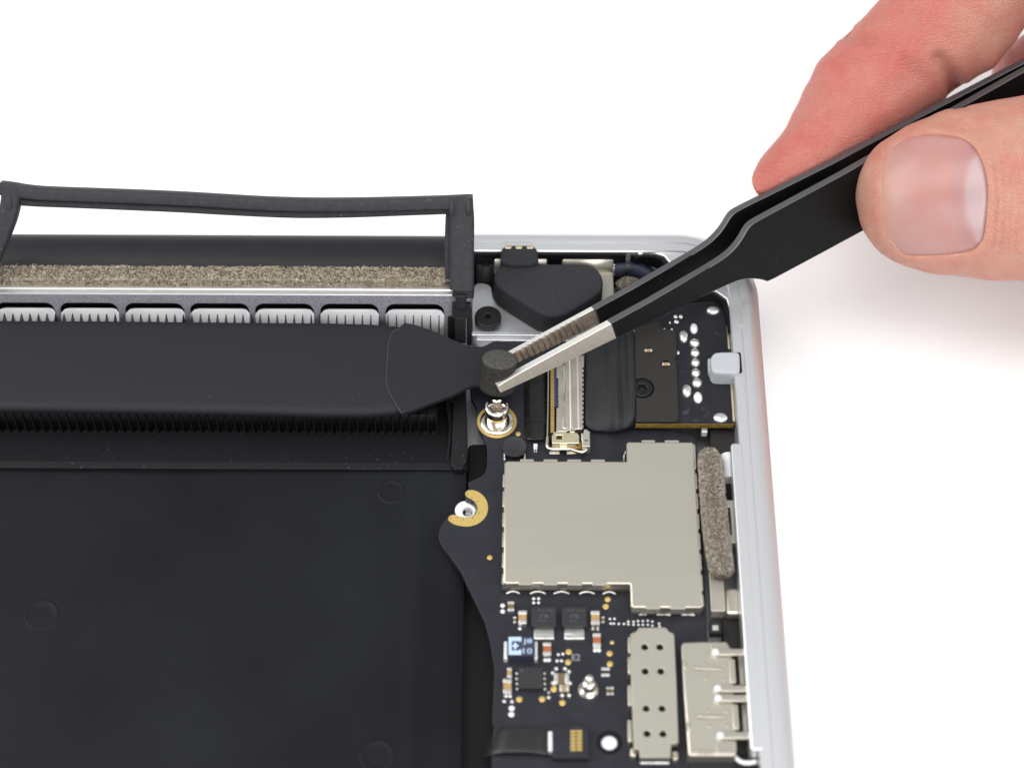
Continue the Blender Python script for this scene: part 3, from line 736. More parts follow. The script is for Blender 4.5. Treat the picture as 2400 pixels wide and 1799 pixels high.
# via dots along the edges
V = []; F = []
def via(p, r=.055):
    b = len(V); V.extend([(p.x+r*math.cos(k*1.047), p.y+r*math.sin(k*1.047), .006) for k in range(6)]); F.append(tuple(range(b, b+6)))
ins = inset(bo, .55)
for i in range(len(bo)):
    a, b = ins[i], ins[(i+1) % len(ins)]; L = (b-a).length; k = int(L/.95)
    for j in range(k):
        p = a+(b-a)*((j+.5)/k); px, py = to_px(Vector((p.x, p.y, 0)))
        if py < 1680 and (py > 1000 or px < 1320) and not (1010 < px < 1125 and 1140 < py < 1215): via(p)
stuff(mesh_obj('via_dots', V, F, M['dark'], board))

# gold crescent pad
cres = q7((335, 562), (370, 542), (430, 550), (490, 590), (525, 650), (533, 710), (510, 780), (450, 835), (370, 860), (300, 857), (235, 840), (190, 810), (185, 785), (205, 762), (245, 757),
          (290, 775), (350, 786), (405, 770), (436, 733), (441, 690), (420, 647), (375, 616), (347, 604), (332, 582))
crs = plate('gold_crescent', smooth_poly(XY(cres, .02), 1), .004, .03, M['gold'], board, .008)
V = []; F = []
for x, y in ((350, 578), (392, 610), (438, 642), (450, 740), (400, 786), (318, 798), (267, 780), (208, 790)):
    c = P(*q7((x, y))[0], .03); b = len(V); V += [(c.x+.07*math.cos(k*.785), c.y+.07*math.sin(k*.785), .034) for k in range(8)]; F.append(tuple(range(b, b+8)))
stuff(mesh_obj('pad_holes', V, F, M['dark'], crs))

def golddot(pts, r=.34):
    for px, py in pts:
        c = P(px, py, 0); lathe('test_point', (c.x, c.y, 0), [(r, .003), (r, .02), (r*.85, .035), (.05, .036)], M['gold'], board, 16)
golddot(q1((1563, 198), (1547, 260), (1580, 665), (1583, 755), (1227, 650), (1222, 740), (1098, 973), (800, 1060), (998, 1058), (1172, 1090)))
golddot(q1((1602, 570)), .22); golddot(q7((545, 1127)), .3); golddot(q7((790, 60)), .3)
def ball(pts, r=.28, h=None, m='solder', ry=1.0, z=0):
    for px, py in pts:
        c = P(px, py, z+(h or r)*.4); dome('solder_dot', (c.x, c.y, z), r, h or r*.7, M[m], board, ry)
W_ = 'white_pad'
ball(q1((657, 250), (657, 300)), .28, .12, W_); ball(q1((805, 450)), .2, .1, W_)
ball(q1((925, 190), (967, 190), (925, 226), (967, 226)), .19, .09, W_)
ball(q1((735, 1135), (732, 1188)), .34, .14, W_)
ball(q1((1024, 720), (1056, 720), (1455, 637), (1490, 637)), .24, .16, W_)
ball(q1((1137, 672), (1177, 668), (1127, 727), (1165, 727)), .18, .1, W_)
ball(q1((1055, 1042)), .22, .12); ball(q1((1055, 1000)), .14, .1)
ball(q1((685, 1030), (722, 1032), (670, 1075), (738, 1078)), .22, .14)
for x in (780, 1016): ball(q1((x, 835), (x, 880), (x+2, 924), (x+4, 968)), .18, .1)
ball(q1((1583, 365), (1623, 365), (1590, 405), (1617, 405), (1660, 408), (1704, 408), (1742, 388), (1742, 412), (1788, 390), (1788, 415), (1826, 384), (1868, 384), (1830, 416), (1868, 416), (1910, 380), (1950, 388), (1910, 416), (1950, 424), (2008, 405), (2012, 430)), .15, .09, W_)
ball(q1((1067, 115), (1495, 112), (1955, 320)), .2, .2); ball(q1((853, 112), (1275, 112), (2175, 318)), .12, .12)

def px_c(pts, z=0): c = P(*pts[0], z); return c
def mm_w(zpx, y): return zpx/3.685/ ((y+6277)/376.5)           # zoom pixels to millimetres across at photo row y
def chipcap(x, y, wz, hz_, body='tan', horiz=False, ht=.5, part='capacitor', zm=q1):
    """two-terminal part: ceramic body with a bright cap at each end"""
    px, py = zm((x, y))[0]; c = P(px, py, ht); s = (py+6277)/376.5
    w_ = wz/3.685/s; h_ = hz_/3.685/s/.87
    b = boxmm(part, c.x-w_/2+.015, c.y-h_/2+.015, c.x+w_/2-.015, c.y+h_/2-.015, .02, ht-.02, M[body], board, .04, .04)
    if horiz:
        e = w_*.27
        for x0, x1 in ((c.x-w_/2, c.x-w_/2+e), (c.x+w_/2-e, c.x+w_/2)): boxmm('end_cap', x0, c.y-h_/2, x1, c.y+h_/2, .004, ht, M['solder'], b, .07, .06)
    else:
        e = h_*.27
        for y0, y1 in ((c.y-h_/2, c.y-h_/2+e), (c.y+h_/2-e, c.y+h_/2)): boxmm('end_cap', c.x-w_/2, y0, c.x+w_/2, y1, .004, ht, M['solder'], b, .07, .06)
    return b
chipcap(728, 255, 56, 82, 'brown', ht=.4); chipcap(760, 372, 27, 52, 'brown', ht=.25); chipcap(828, 350, 72, 112, 'tan', ht=.7); chipcap(1457, 352, 76, 112, 'tan', ht=.7)
chipcap(1523, 370, 26, 52, 'brown', ht=.25); chipcap(1470, 545, 68, 112, 'orange', ht=.65); chipcap(1040, 622, 72, 106, 'orange', ht=.65)
chipcap(715, 828, 42, 84, 'tan', ht=.35); chipcap(697, 945, 72, 122, 'tan', ht=.65); chipcap(1190, 960, 84, 56, 'tan', True, .4)
chipcap(1165, 878, 130, 88, 'brown', True, .6); chipcap(1457, 448, 62, 30, 'brown', True, .2)
for x, y in ((1118, 795), (1195, 795), (1088, 832), (1230, 820), (1090, 920), (1238, 918), (1170, 1025), (1230, 1025)): ball(q1((x, y)), .27, .3)
chipcap(1545, 795, 72, 26, 'solder', True, .12, 'resistor'); chipcap(1545, 848, 72, 26, 'solder', True, .12, 'resistor')
chipcap(1567, 985, 30, 66, 'brown', False, .22, 'resistor'); chipcap(1602, 985, 30, 66, 'brown', False, .22, 'resistor')
chipcap(940, 165, 36, 52, 'white_pad', False, .35, 'resistor', q7); chipcap(940, 208, 28, 24, 'brown', True, .15, 'resistor', q7)

# two black power inductors with bright feet
for x in (1012, 1275):
    x0, y0, x1, y1 = RC(*q1((x-108, 262))[0], *q1((x+108, 430))[0], 1.0)
    ind = boxmm('inductor', x0, y0, x1, y1, .02, 1.0, M['chip'], board, .12, .08)
    fx0, fy0_, fx1_, fy1 = RC(*q1((x-85, 470))[0], *q1((x+87, 545))[0], .15)
    boxmm('foot', fx0, fy0_, fx1_, fy1+.4, .004, .2, M['solder'], ind, .1, .08)
    boxmm('foot_roll', fx0-.05, fy0_-.02, fx1_+.05, fy0_+.34, .004, .34, M['solder'], ind, .15, .14)
    cx = (x0+x1)/2; cy_ = (y0+y1)/2
    V = []; F = []
    for gx, gy, gw, gh in ((-.8, .75, .8, .08), (.2, .75, .9, .08), (-.3, .2, .6, .1), (-.45, -.15, .25, .3), (.1, -.15, .4, .3), (-.6, -.6, .9, .1)):
        b = len(V); V += [(cx+gx, cy_+gy, 1.004), (cx+gx+gw, cy_+gy, 1.004), (cx+gx+gw, cy_+gy+gh, 1.004), (cx+gx, cy_+gy+gh, 1.004)]; F.append((b, b+1, b+2, b+3))
    stuff(mesh_obj('faint_print', V, F, M['chip_mark'], ind))
# eight-pin chip
x0, y0, x1, y1 = RC(*q1((788, 782))[0], *q1((1004, 965))[0], .6)
ic = boxmm('eight_pin_chip', x0, y0, x1, y1, .02, .6, M['chip'], board, .1, .06)
c = P(*q1((822, 812))[0], .6); lathe('pin_one_dot', (c.x, c.y, .6), [(.16, -.02), (.16, .004), (.02, .005)], M['chip_mark'], ic, 12)
# polarised chip with pale blue print
bzt = 1.45
x0, y0, x1, y1 = RC(*q1((700, 520))[0], *q1((930, 682))[0], bzt)
bc = boxmm('tantalum_capacitor', x0, y0, x1, y1, .05, bzt, M['bluechip'], board, .08, .06)
for xa, xb in ((x0-.42, x0-.02), (x1+.02, x1+.36)):
    boxmm('terminal', xa, y0-.1, xb, y1-.25, .004, .85, M['white_pad'], bc, .1, .1)
qb = Z(1150, 1470, 11.055)
bp = lambda *p: XY(qb(*p), bzt)
plate('bracket_print', bp((465, 240), (795, 240), (795, 360), (735, 360), (730, 345), (545, 345), (545, 590), (735, 590), (735, 565), (795, 565), (795, 700), (470, 700)), bzt+.002, bzt+.008, M['blue'], bc, 0)
plate('arrow_print', bp((560, 455), (600, 440), (615, 380), (650, 380), (665, 420), (735, 465), (665, 515), (655, 560), (615, 560), (600, 500), (560, 490)), bzt+.002, bzt+.008, M['blue'], bc, 0)
def text(body, px0, py0, px1, py1, z, m, parent, name='lettering'):
    cu = bpy.data.curves.new(name, 'FONT'); cu.body = body; cu.size = 1; cu.resolution_u = 2
    tmp = bpy.data.objects.new('tmp', cu); COL.objects.link(tmp); dg = bpy.context.evaluated_depsgraph_get()
    me = bpy.data.meshes.new_from_object(tmp.evaluated_get(dg)); bpy.data.objects.remove(tmp); bpy.data.curves.remove(cu)
    v = np.array([q_.co for q_ in me.vertices]); a, b = v.min(0), v.max(0)
    x0, y0, x1, y1 = RC(px0, py0, px1, py1, z)
    for q_ in me.vertices:
        q_.co = Vector((x0+(q_.co.x-a[0])/(b[0]-a[0])*(x1-x0), y0+(q_.co.y-a[1])/(b[1]-a[1])*(y1-y0), z+.004))*MM
    me.materials.clear(); me.materials.append(m); me.name = name
    return link(bpy.data.objects.new(name, me), parent)
(ax, ay), (bx_, by) = qb((835, 285), (1075, 440)); text('J8', ax, ay, bx_, by, bzt, M['blue'], bc)
(ax, ay), (bx_, by) = qb((840, 530), (1075, 670)); text('10', ax, ay, bx_, by, bzt, M['blue'], bc)
for (u0, v0), (u1, v1), s_ in (((1255, 670), (1325, 725), 'E2'), ((1370, 650), (1410, 700), 'A'), ((1640, 960), (1690, 1060), 'R')):
    (ax, ay), (bx_, by) = q1((u0, v0), (u1, v1)); 
    if s_ == 'E2': text(s_, ax, ay, bx_, by, .004, M['silk'], board, 'silkscreen')
# ball-headed spring pin
c = P(*q1((1397, 985))[0], 0)
pin = lathe('spring_pin', (c.x, c.y, 0), [(1.22, .004), (1.25, .18), (1.1, .42), (.75, .6), (.62, .75), (.6, 1.3), (.72, 1.42), (.78, 1.65), (.68, 1.85), (.42, 1.95), (.36, 2.5), (.45, 2.62), (.52, 2.85), (.46, 3.08), (.28, 3.22), (.05, 3.27)], M['steel'], board, 28, sharp=60)
# round black choke
c = P(*q7((760, 165))[0], 1.05)
ck = lathe('round_choke', (c.x, c.y, 0), [(1.0, .02), (1.0, .55), (1.38, .6), (1.45, .68), (1.45, .98), (1.36, 1.06), (1.26, 1.02), (.1, 1.0)], M['chip'], board, 32)
for s_ in (-1, 1):
    boxmm('wire_end', c.x+s_*1.2-.12, c.y-1.6, c.x+s_*1.2+.12, c.y-.6, .02, .5, M['solder'], ck, .08, .08)
# gold ring pad under the shoulder screw
c = P(*q5((1712, 1058))[0], .02)
lathe('ring_pad', (c.x, c.y, 0), [(2.42, .003), (2.4, .03), (2.05, .03), (2.03, .004)], M['gold'], board, 40, cap=False)
scr = c.copy()

# ------------------------------------------------------------------ shield can
sz = 2.0
X = lambda x, y: P(x, y, sz).x
Y = lambda y, x=1400: P(x, y, sz).y
sx0, sx1, sx2 = X(1181, 1220), X(1474, 1200), X(1637, 1230)
sy0, sy1, sy2, sy3 = Y(1423, 1560), Y(1367, 1320), Y(1080, 1320), Y(1035, 1550)
sx1b = X(1478, 1395)
can = plate('shield_can', [(sx0, sy2-.3), (sx0+.3, sy2), (sx1-.15, sy2), (sx1-.05, sy2+.1), (sx1-.05, sy3-.25), (sx1+.2, sy3), (sx2-.25, sy3), (sx2, sy3-.25), (sx2, sy0+.2), (sx2-.2, sy0), (sx1b+.2, sy0), (sx1b, sy0+.2), (sx1b, sy1-.12), (sx1b-.12, sy1), (sx0+.25, sy1), (sx0, sy1+.25)],
            1.0, sz, M['nickel'], board, .16, mats=[M['nickel'], M['nickel_side']])
plate('shield_frame', [(sx0+.1, sy1+.1), (sx1b+.1, sy1+.1), (sx1b+.1, sy0+.1), (sx2-.1, sy0+.1), (sx2-.1, sy3-.1), (sx1+.05, sy3-.1), (sx1+.05, sy2-.1), (sx0+.1, sy2-.1)], .02, 1.3, M['nickel_side'], board, 0)
def tabs(xs, ya, yb_, z0, z1, name='clip_tab', horiz=True, m='nickel'):
    for a, b in xs:
        if horiz: boxmm(name, a, ya, b, yb_, z0, z1, M[m], can, .06, .06)
        else: boxmm(name, ya, a, yb_, b, z0, z1, M[m], can, .06, .06)
z7x = lambda *v: [(X(1000+a/3.685, 1080), X(1000+b/3.685, 1080)) for a, b in v]
tabs(z7x((808, 925), (1010, 1130), (1215, 1335), (1420, 1540)), sy2-.12, sy2+.30, .5, sz-.05)
z7t = lambda *v: [(X(1000+a/3.685, 1035), X(1000+b/3.685, 1035)) for a, b in v]
tabs(z7t((1858, 1972), (2058, 2180)), sy3-.12, sy3+.30, .5, sz-.05)
z7b = lambda *v: [(X(1000+a/3.685, 1367), X(1000+b/3.685, 1367)) for a, b in v]
tabs(z7b((795, 912), (1005, 1128), (1215, 1343), (1430, 1555)), sy1-.18, sy1+.42, .9, sz+.035)
z8b = lambda *v: [(X(1400+a/3.685, 1423), X(1400+b/3.685, 1423)) for a, b in v]
tabs(z8b((415, 545), (632, 762)), sy0-.18, sy0+.42, .9, sz+.035)
ly = [Y(1000+v/3.685, 1180) for v in (405, 512, 550, 685, 735, 855, 905, 1032, 1080, 1210, 1265, 1350)]
tabs([(ly[1], ly[0]), (ly[3], ly[2]), (ly[5], ly[4]), (ly[7], ly[6]), (ly[9], ly[8]), (ly[11], ly[10])], sx0-.16, sx0+.12, .6, sz-.08, 'clip_tab', False, 'nickel_side')
ry_ = [Y(1000+v/3.685, 1637) for v in (150, 355, 395, 528, 570, 700, 745, 872, 915, 1048, 1090, 1225, 1270, 1405, 1445, 1540)]
tabs([(ry_[i+1], ry_[i]) for i in range(0, 16, 2)], sx2-.12, sx2+.14, .6, sz-.08, 'clip_tab', False, 'nickel_side')
# solder arcs at the foot of the frame
for a, b in z7b((690, 805), (895, 1030), (1100, 1235), (1320, 1455), (1525, 1635)):
    yq = P(1300, 1388, .1).y
    tube('solder_arc', [Vector((a, yq-.12, .08)), Vector(((a*3+b)/4, yq+.06, .14)), Vector(((a+b)/2, yq+.12, .16)), Vector(((a+3*b)/4, yq+.06, .14)), Vector((b, yq-.12, .08))], .12, M['solder'], board, 8)
for a, b in z8b((365, 435), (520, 640), (740, 850)):
    yq = P(1560, 1440, .1).y; tube('solder_arc', [Vector((a, yq, .08)), Vector(((a+b)/2, yq+.05, .12)), Vector((b, yq, .08))], .11, M['solder'], board, 8)
# bent spring on the inner corner
yk = Y(1062, 1470)
tube('corner_spring', [Vector((sx1-.12, yk+.5, 1.7)), Vector((sx1-.32, yk+.2, 1.2)), Vector((sx1-.34, yk-.3, .8)), Vector((sx1-.1, yk-.55, .4))], .09, M['solder'], board, 8)
# ------------------------------------------------------------------ side ports on the board
pz2 = 2.0
tb = q2((318, 1490), (292, 900), (285, 500), (300, 488), (335, 476), (345, 462), (358, 442), (590, 440), (622, 478), (655, 490), (664, 510), (682, 900), (700, 1432), (638, 1440), (632, 1560), (370, 1560), (364, 1492))
tbx = ccw(XY(tb, pz2))
hls = []
for x, y in ((410, 608), (540, 608), (413, 817), (548, 817), (422, 1138), (559, 1138), (430, 1355), (567, 1357)):
    c = P(*q2((x, y))[0], pz2); hls.append(circle(c.x, c.y, .40, 16))
sh = plate('perforated_shield', tbx, .9, pz2, M['nickel'], board, .05, holes=hls, mats=[M['nickel'], M['nickel_side']])
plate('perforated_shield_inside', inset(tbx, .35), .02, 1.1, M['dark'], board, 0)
for a, b in ((535, 672), (705, 855), (950, 1130), (1250, 1440)):
    y0 = P(*q2((275, b))[0], .8).y; y1 = P(*q2((275, a))[0], .8).y; xx = P(*q2((292, (a+b)/2))[0], 1.2).x
    boxmm('side_clip', xx-.35, y0, xx+.1, y1, .02, 1.2, M['nickel_side'], sh, .1, .1)
for x, y in ((310, 1520), (670, 1550)):
    c = P(*q2((x, y))[0], .5); boxmm('corner_leg', c.x-.35, c.y-.6, c.x+.35, c.y+.5, .02, .8, M['nickel_side'], sh, .2, .2)
c0 = P(*q2((370, 1605))[0], .2); c1 = P(*q2((620, 1605))[0], .2)
tube('front_fold', [c0, c1], .25, M['solder'], sh, 10)

us = q2((722, 600), (740, 567), (900, 560), (1118, 560), (1140, 600), (1165, 640), (1205, 1500), (1195, 1545), (800, 1545), (785, 1530), (745, 1000))
usx = ccw(XY(us, 2.1))
usb = plate('port_shell', usx, -.5, 2.1, M['nickel'], board, .22, mats=[M['nickel'], M['nickel_side']])
for y in (800, 1215):
    a = P(*q2((832+(y-800)*.05, y))[0], 2.12); b = P(*q2((1085+(y-800)*.05, y+4))[0], 2.12)
    tube('pressed_rib', [a, a.lerp(b, .05)+Vector((0, 0, .1)), a.lerp(b, .95)+Vector((0, 0, .1)), b], [.1, .2, .2, .1], M['nickel'], usb, 8)
for x, y in ((930, 755), (938, 880), (1100, 890), (1090, 760), (960, 1160), (968, 1290), (1125, 1290), (1110, 1160)):
    c = P(*q2((x, y))[0], 2.1); lathe('dimple', (c.x, c.y, 2.1), [(.26, -.01), (.22, .05), (.12, .07), (.02, .07)], M['nickel_side'], usb, 12)
for y in (660, 975, 1058, 1378):
    a = P(*q2((1010+(y-660)*.06, y))[0], 2.3); b = P(*q2((1285+(y-660)*.06, y))[0], 2.3)
    f_ = boxmm('spring_finger', a.x, a.y-.42, b.x, a.y+.42, 2.25, 2.6, M['nickel_side'], usb, .12, .12)
    lathe('finger_tip', (a.x+.1, a.y, 2.58), [(.42, -.5), (.42, .0), (.34, .12), (.05, .16)], M['white_pad'], f_, 14)
x0, y0, x1, y1 = RC(*q2((1178, 600))[0], *q2((1310, 1520))[0], .8)
boxmm('port_collar', x0-.3, y0, x1+.4, y1, -.5, .1, M['plate'], usb, .2, .1)
for ya, yb_, xa, xb in ((572, 635, 975, 1110), (1420, 1530, 1030, 1190), (1490, 1535, 850, 1000)):
    x0, y0, x1, y1 = RC(*q2((xa, ya))[0], *q2((xb, yb_))[0], 2.15)
    boxmm('fold_plate', x0, y0, x1, y1, 2.0, 2.2, M['nickel_side'], usb, .12, .05)
for y in (770, 1300):
    c = P(*q2((752+(y-770)*.07, y))[0], 1.9); boxmm('side_hook', c.x-.22, c.y-.5, c.x+.25, c.y+.5, 1.6, 2.2, M['nickel_side'], usb, .12, .1)
for ya, yb_ in ((690, 930), (1100, 1340)):
    x0, y0, x1, y1 = RC(*q2((1225+(ya-725)*.07, ya))[0], *q2((1280+(ya-725)*.07, yb_))[0], .9)
    boxmm('inner_fold', x0, y0, x1, y1, .05, .9, M['nickel'], usb, .1, .1)
for ya, yb_ in ((725, 930), (1115, 1330)):
    x0, y0, x1, y1 = RC(*q2((1138+(ya-725)*.07, ya))[0], *q2((1190+(ya-725)*.07, yb_))[0], 2.0)
    boxmm('fold_lip', x0, y0, x1, y1, 1.6, 2.35, M['nickel_side'], usb, .1, .1)
x0, y0, x1, y1 = RC(*q2((790, 1552))[0], *q2((1380, 1640))[0], .3)
boxmm('plastic_core', x0, y0-3, x1, y1, -.5, .4, M['black'], usb, .2, .1)
a = P(*q2((1190, 1560))[0], 1.0); b = P(*q2((1370, 1600))[0], 1.2)
tube('retaining_spring', smooth_path([a, a.lerp(b, .3)+Vector((0, -.5, 0)), a.lerp(b, .7)+Vector((0, -.4, .2)), b], 2), .28, M['white_pad'], usb, 10)

# upper port metalwork with its fibrous gasket
gp = thing('port_bracket', 'nickel bracket behind the gritty grey foam pad at the right edge', 'bracket', P(1700, 1250, -1))
x0, y0, x1, y1 = RC(*q8((975, 1330))[0], *q8((1100, 1590))[0], 1.0)
boxmm('lower_plate', x0, y0, x1, y1+9, -.5, 1.0, M['nickel'], gp, .15, .1)
x0, y0, x1, y1 = RC(*q8((1100, 1385))[0], *q8((1240, 1620))[0], .4)
boxmm('curved_lip', x0, y0, x1, y1, -.6, .5, M['nickel_side'], gp, .4, .4)
x0, y0, x1, y1 = RC(*q8((1095, 630))[0], *q8((1225, 1000))[0], 1.6)
sl = RC(*q8((1128, 690))[0], *q8((1152, 930))[0], 1.6)
plate('slotted_plate', round_rect(x0, y0, x1, y1, .2, 3), .7, 1.6, M['nickel'], gp, .1, holes=[round_rect(*sl, .15, 2)])
tube('roll_bar', [P(*q8((1125, 250))[0], .6), P(*q8((1140, 460))[0], .6)], .85, M['alu_white'], gp, 16)
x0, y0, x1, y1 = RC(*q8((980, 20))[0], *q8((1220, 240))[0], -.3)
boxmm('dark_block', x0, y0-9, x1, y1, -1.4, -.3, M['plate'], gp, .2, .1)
c = P(*q8((925, 32))[0], .2); boxmm('white_nub', c.x-.35, c.y-.3, c.x+.35, c.y+.4, -.6, .3, M['white_pad'], gp, .1, .1)
x0, y0, x1, y1 = RC(*q2((968, 385))[0], *q2((1075, 490))[0], .4)
bs = boxmm('black_socket', x0, y0, x1, y1, -.6, .4, M['black'], gp, .15, .1)
c = P(*q2((1020, 443))[0], .4); boxmm('socket_pad', c.x-.33, c.y-.33, c.x+.33, c.y+.33, .38, .46, M['solder'], bs, .05, .03)
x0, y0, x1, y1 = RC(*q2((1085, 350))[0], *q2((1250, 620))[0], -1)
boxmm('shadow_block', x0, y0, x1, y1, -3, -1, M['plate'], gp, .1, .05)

fpad = thing('fibre_pad', 'gritty grey metallised foam pad beside the right edge of the big shield', 'foam pad', P(1680, 1200, 1))
spine = [P(*q8(p)[0], 2.2) for p in ((962, 205), (985, 420), (1000, 640), (1022, 860), (1050, 1080), (1080, 1290))]
spw = [2.55, 2.85, 2.9, 2.95, 2.95, 2.75]
def pad_at(u):
    k = min(int(u*5), 4); f_ = u*5-k; c = spine[k].lerp(spine[k+1], f_); wd = spw[k]*(1-f_)+spw[k+1]*f_
    e = min(u, 1-u)*19.0; cap = math.sqrt(max(0, 1-(max(0, 1.3-e)/1.35)**2)); return c, wd*.5*max(cap, .12)
V = []; F = []; nu, nv = 60, 14
for i in range(nu+1):
    c, hw = pad_at(i/nu)
    for j in range(nv):
        a = 2*math.pi*j/nv; V.append((c.x+hw*math.copysign(abs(math.cos(a))**.8, math.cos(a))+rng.normal()*.03, c.y, 2.0+1.15*math.copysign(abs(math.sin(a))**.75, math.sin(a))*min(1, hw/.8)+rng.normal()*.03))
for i in range(nu):
    for j in range(nv): F.append((i*nv+j, i*nv+(j+1) % nv, (i+1)*nv+(j+1) % nv, (i+1)*nv+j))
F += [tuple(range(nv)), tuple(nu*nv+j for j in range(nv))]
mesh_obj('foam_core', V, F, M['foamcore'], fpad, 70)
def sp():
    u = rng.uniform(0.0, 1); c, hw = pad_at(u); a = rng.uniform(-.15, math.pi+.15)
    nr = Vector((math.cos(a), 0, math.sin(a)*1.2)).normalized()
    return Vector((c.x+hw*math.copysign(abs(math.cos(a))**.8, math.cos(a)), c.y+rng.normal()*.05, 2.0+1.15*math.copysign(abs(math.sin(a))**.75, math.sin(a))*min(1, hw/.8))), nr
fibres('fibre', sp, 6500, M['fibre_pad'], fpad, (.16, .30), .022)

# ------------------------------------------------------------------ flat flex cable and its connector, bottom
fc = thing('flex_cable', 'glossy black flat flex cable bending down at the bottom edge', 'flex cable', P(1200, 1740, -1))
prof = [(520, .55, .0), (470, .55, 0), (1085, 0, 0)]
V = []; F = []
qq = q1
sections = [((1095, 1300), (1105, 1555), .35), ((1000, 1298), (1010, 1548), .75), ((960, 1294), (965, 1535), .55), ((870, 1290), (870, 1525), .75), ((770, 1290), (750, 1525), .85), ((700, 1288), (640, 1530), .75), ((640, 1290), (560, 1545), .35), ((595, 1310), (500, 1565), -.4), ((560, 1350), (455, 1590), -1.4)]
for t_, b_, z in sections:
    a = P(*qq(t_)[0], z); b = P(*qq(b_)[0], z)
    V += [a, b, a-Vector((0, 0, .18)), b-Vector((0, 0, .18))]
n = len(sections)
for i in range(n-1):
    k = i*4; F += [(k, k+4, k+5, k+1), (k+2, k+3, k+7, k+6), (k, k+2, k+6, k+4), (k+1, k+5, k+7, k+3)]
F += [(0, 1, 3, 2), (n*4-4, n*4-2, n*4-1, n*4-3)]
o = mesh_obj('ribbon', V, F, M['flex'], fc, 60)
md = o.modifiers.new('s', 'SUBSURF'); md.levels = md.render_levels = 2; md.subdivision_type = 'CATMULL_CLARK'
x0, y0, x1, y1 = RC(*q1((1085, 1290))[0], *q1((1400, 1565))[0], .9)
fl = boxmm('flex_connector', x0, y0, x1, y1, .02, .9, M['pcb'], board, .15, .08)
c0 = RC(*q1((1050, 1335))[0], *q1((1085, 1505))[0], 1.0); boxmm('white_bar', *c0, .02, 1.0, M['white_pad'], fl, .1, .06)
for r_ in range(6):
    for cc in range(2):
        a = 1242+cc*54; b = 1328+r_*31
        boxmm('gold_pin', *RC(*q1((a, b))[0], *q1((a+46, b+20))[0], .92), .88, .96, M['gold_dark'] if 0 else M['gold'], fl, .04, .02)
for yy in (1297, 1510):
    boxmm('pin_guard', *RC(*q1((1246, yy))[0], *q1((1346, yy+22))[0], .93), .88, .97, M['chip'], fl, .04, .02)

# ------------------------------------------------------------------ long display connector with bail
cz = 1.35
cn = RC(*qe((600, -360))[0], *qe((1165, 1120))[0], cz)
con = boxmm('display_connector', cn[0]-.15, cn[1]+1.0, cn[2]-.1, cn[3], .02, .55, M['dark'], board, .1, .05)
cov = [(720, 870), (720, 515), (750, 515), (750, 30), (722, 30), (722, -330), (1170, -330), (1165, 0), (1160, 860), (1020, 870), (1020, 920), (940, 920), (930, 880), (880, 905), (720, 905)]
cvr = plate('cover_plate', XY(qe(*cov), cz), .55, cz, M['nickel_side'], con, .08)
for xa, xb, mm in ((820, 880, 'steel'), (938, 962, 'white_pad'), (972, 990, 'nickel_side'), (1068, 1090, 'white_pad')):
    a = P(*qe((xa, 860))[0], cz); b = P(*qe((xb, -320))[0], cz); b2 = P(*qe((xb, 860))[0], cz)
    boxmm('pressed_rib', a.x, a.y, b2.x, b.y, cz-.1, cz+.10, M[mm], cvr, .08, .08)
a = P(*qe((888, 870))[0], cz); b = P(*qe((905, -320))[0], cz); boxmm('gold_seam', a.x, a.y, a.x+.09, b.y, cz-.1, cz+.03, M['brass'], cvr, .03, .02)
V = []; F = []
def minibox(V, F, x0, x1, y0, y1, z0, z1):
    b = len(V); V.extend([(x0, y0, z0), (x1, y0, z0), (x1, y1, z0), (x0, y1, z0), (x0, y0, z1), (x1, y0, z1), (x1, y1, z1), (x0, y1, z1)])
    F.extend([tuple(b+i for i in f) for f in ((0, 3, 2, 1), (4, 5, 6, 7), (0, 1, 5, 4), (1, 2, 6, 5), (2, 3, 7, 6), (3, 0, 4, 7))])
for k in range(44):
    c = P(*qe((655, 905-k*29.3))[0], .9); minibox(V, F, c.x-.22, c.x+.22, c.y-.075, c.y+.075, .3, .9)
stuff(mesh_obj('contact_pins', V, F, M['gold'], con))
V = []; F = []
for k in range(14):
    c = P(*qe((1150, 860-k*75))[0], cz); minibox(V, F, c.x-.08, c.x+.1, c.y-.13, c.y+.13, .6, cz+.04)
stuff(mesh_obj('edge_slots', V, F, M['dark'], con))
x0, y0, x1, y1 = RC(*qe((685, 0))[0], *qe((752, 500))[0], .95); boxmm('navy_strip', x0, y0, x1+.1, y1+4, .3, .95, M['navy'], con, .05, .03)
endp = [(680, 905), (880, 905), (880, 920), (1020, 920), (1060, 925), (1090, 970), (1090, 1085), (1085, 1095), (650, 1095), (645, 975), (665, 940)]
a_ = XY(qe(*endp), cz); win = XY(qe((722, 965), (812, 965), (812, 1025), (722, 1025)), cz)
em = plate('end_shell', a_, .3, cz, M['brass'], con, .08, holes=[win])
x0, y0, x1, y1 = RC(*qe((770, 1085))[0], *qe((895, 1140))[0], 1.2); boxmm('latch', x0, y0, x1, y1, .4, 1.2, M['brass'], em, .08, .06)
x0, y0, x1, y1 = RC(*qe((650, 1095))[0], *qe((1125, 1170))[0], .5); boxmm('amber_base', x0, y0, x1, y1+.3, .02, .5, M['amber'], con, .1, .05)
blk = [(1120, 925), (1160, 920), (1165, 865), (1225, 865), (1228, 890), (1262, 890), (1268, 1150), (1135, 1150), (1130, 1040), (1120, 1030)]
eb = plate('end_block', XY(qe(*blk), cz+.15), .02, cz+.15, M['nickel'], con, .12)
x0, y0, x1, y1 = RC(*qe((1175, 1040))[0], *qe((1225, 1058))[0], cz+.16); boxmm('slot_mark', x0, y0, x1, y1, cz, cz+.165, M['dark'], eb, .03, .01)
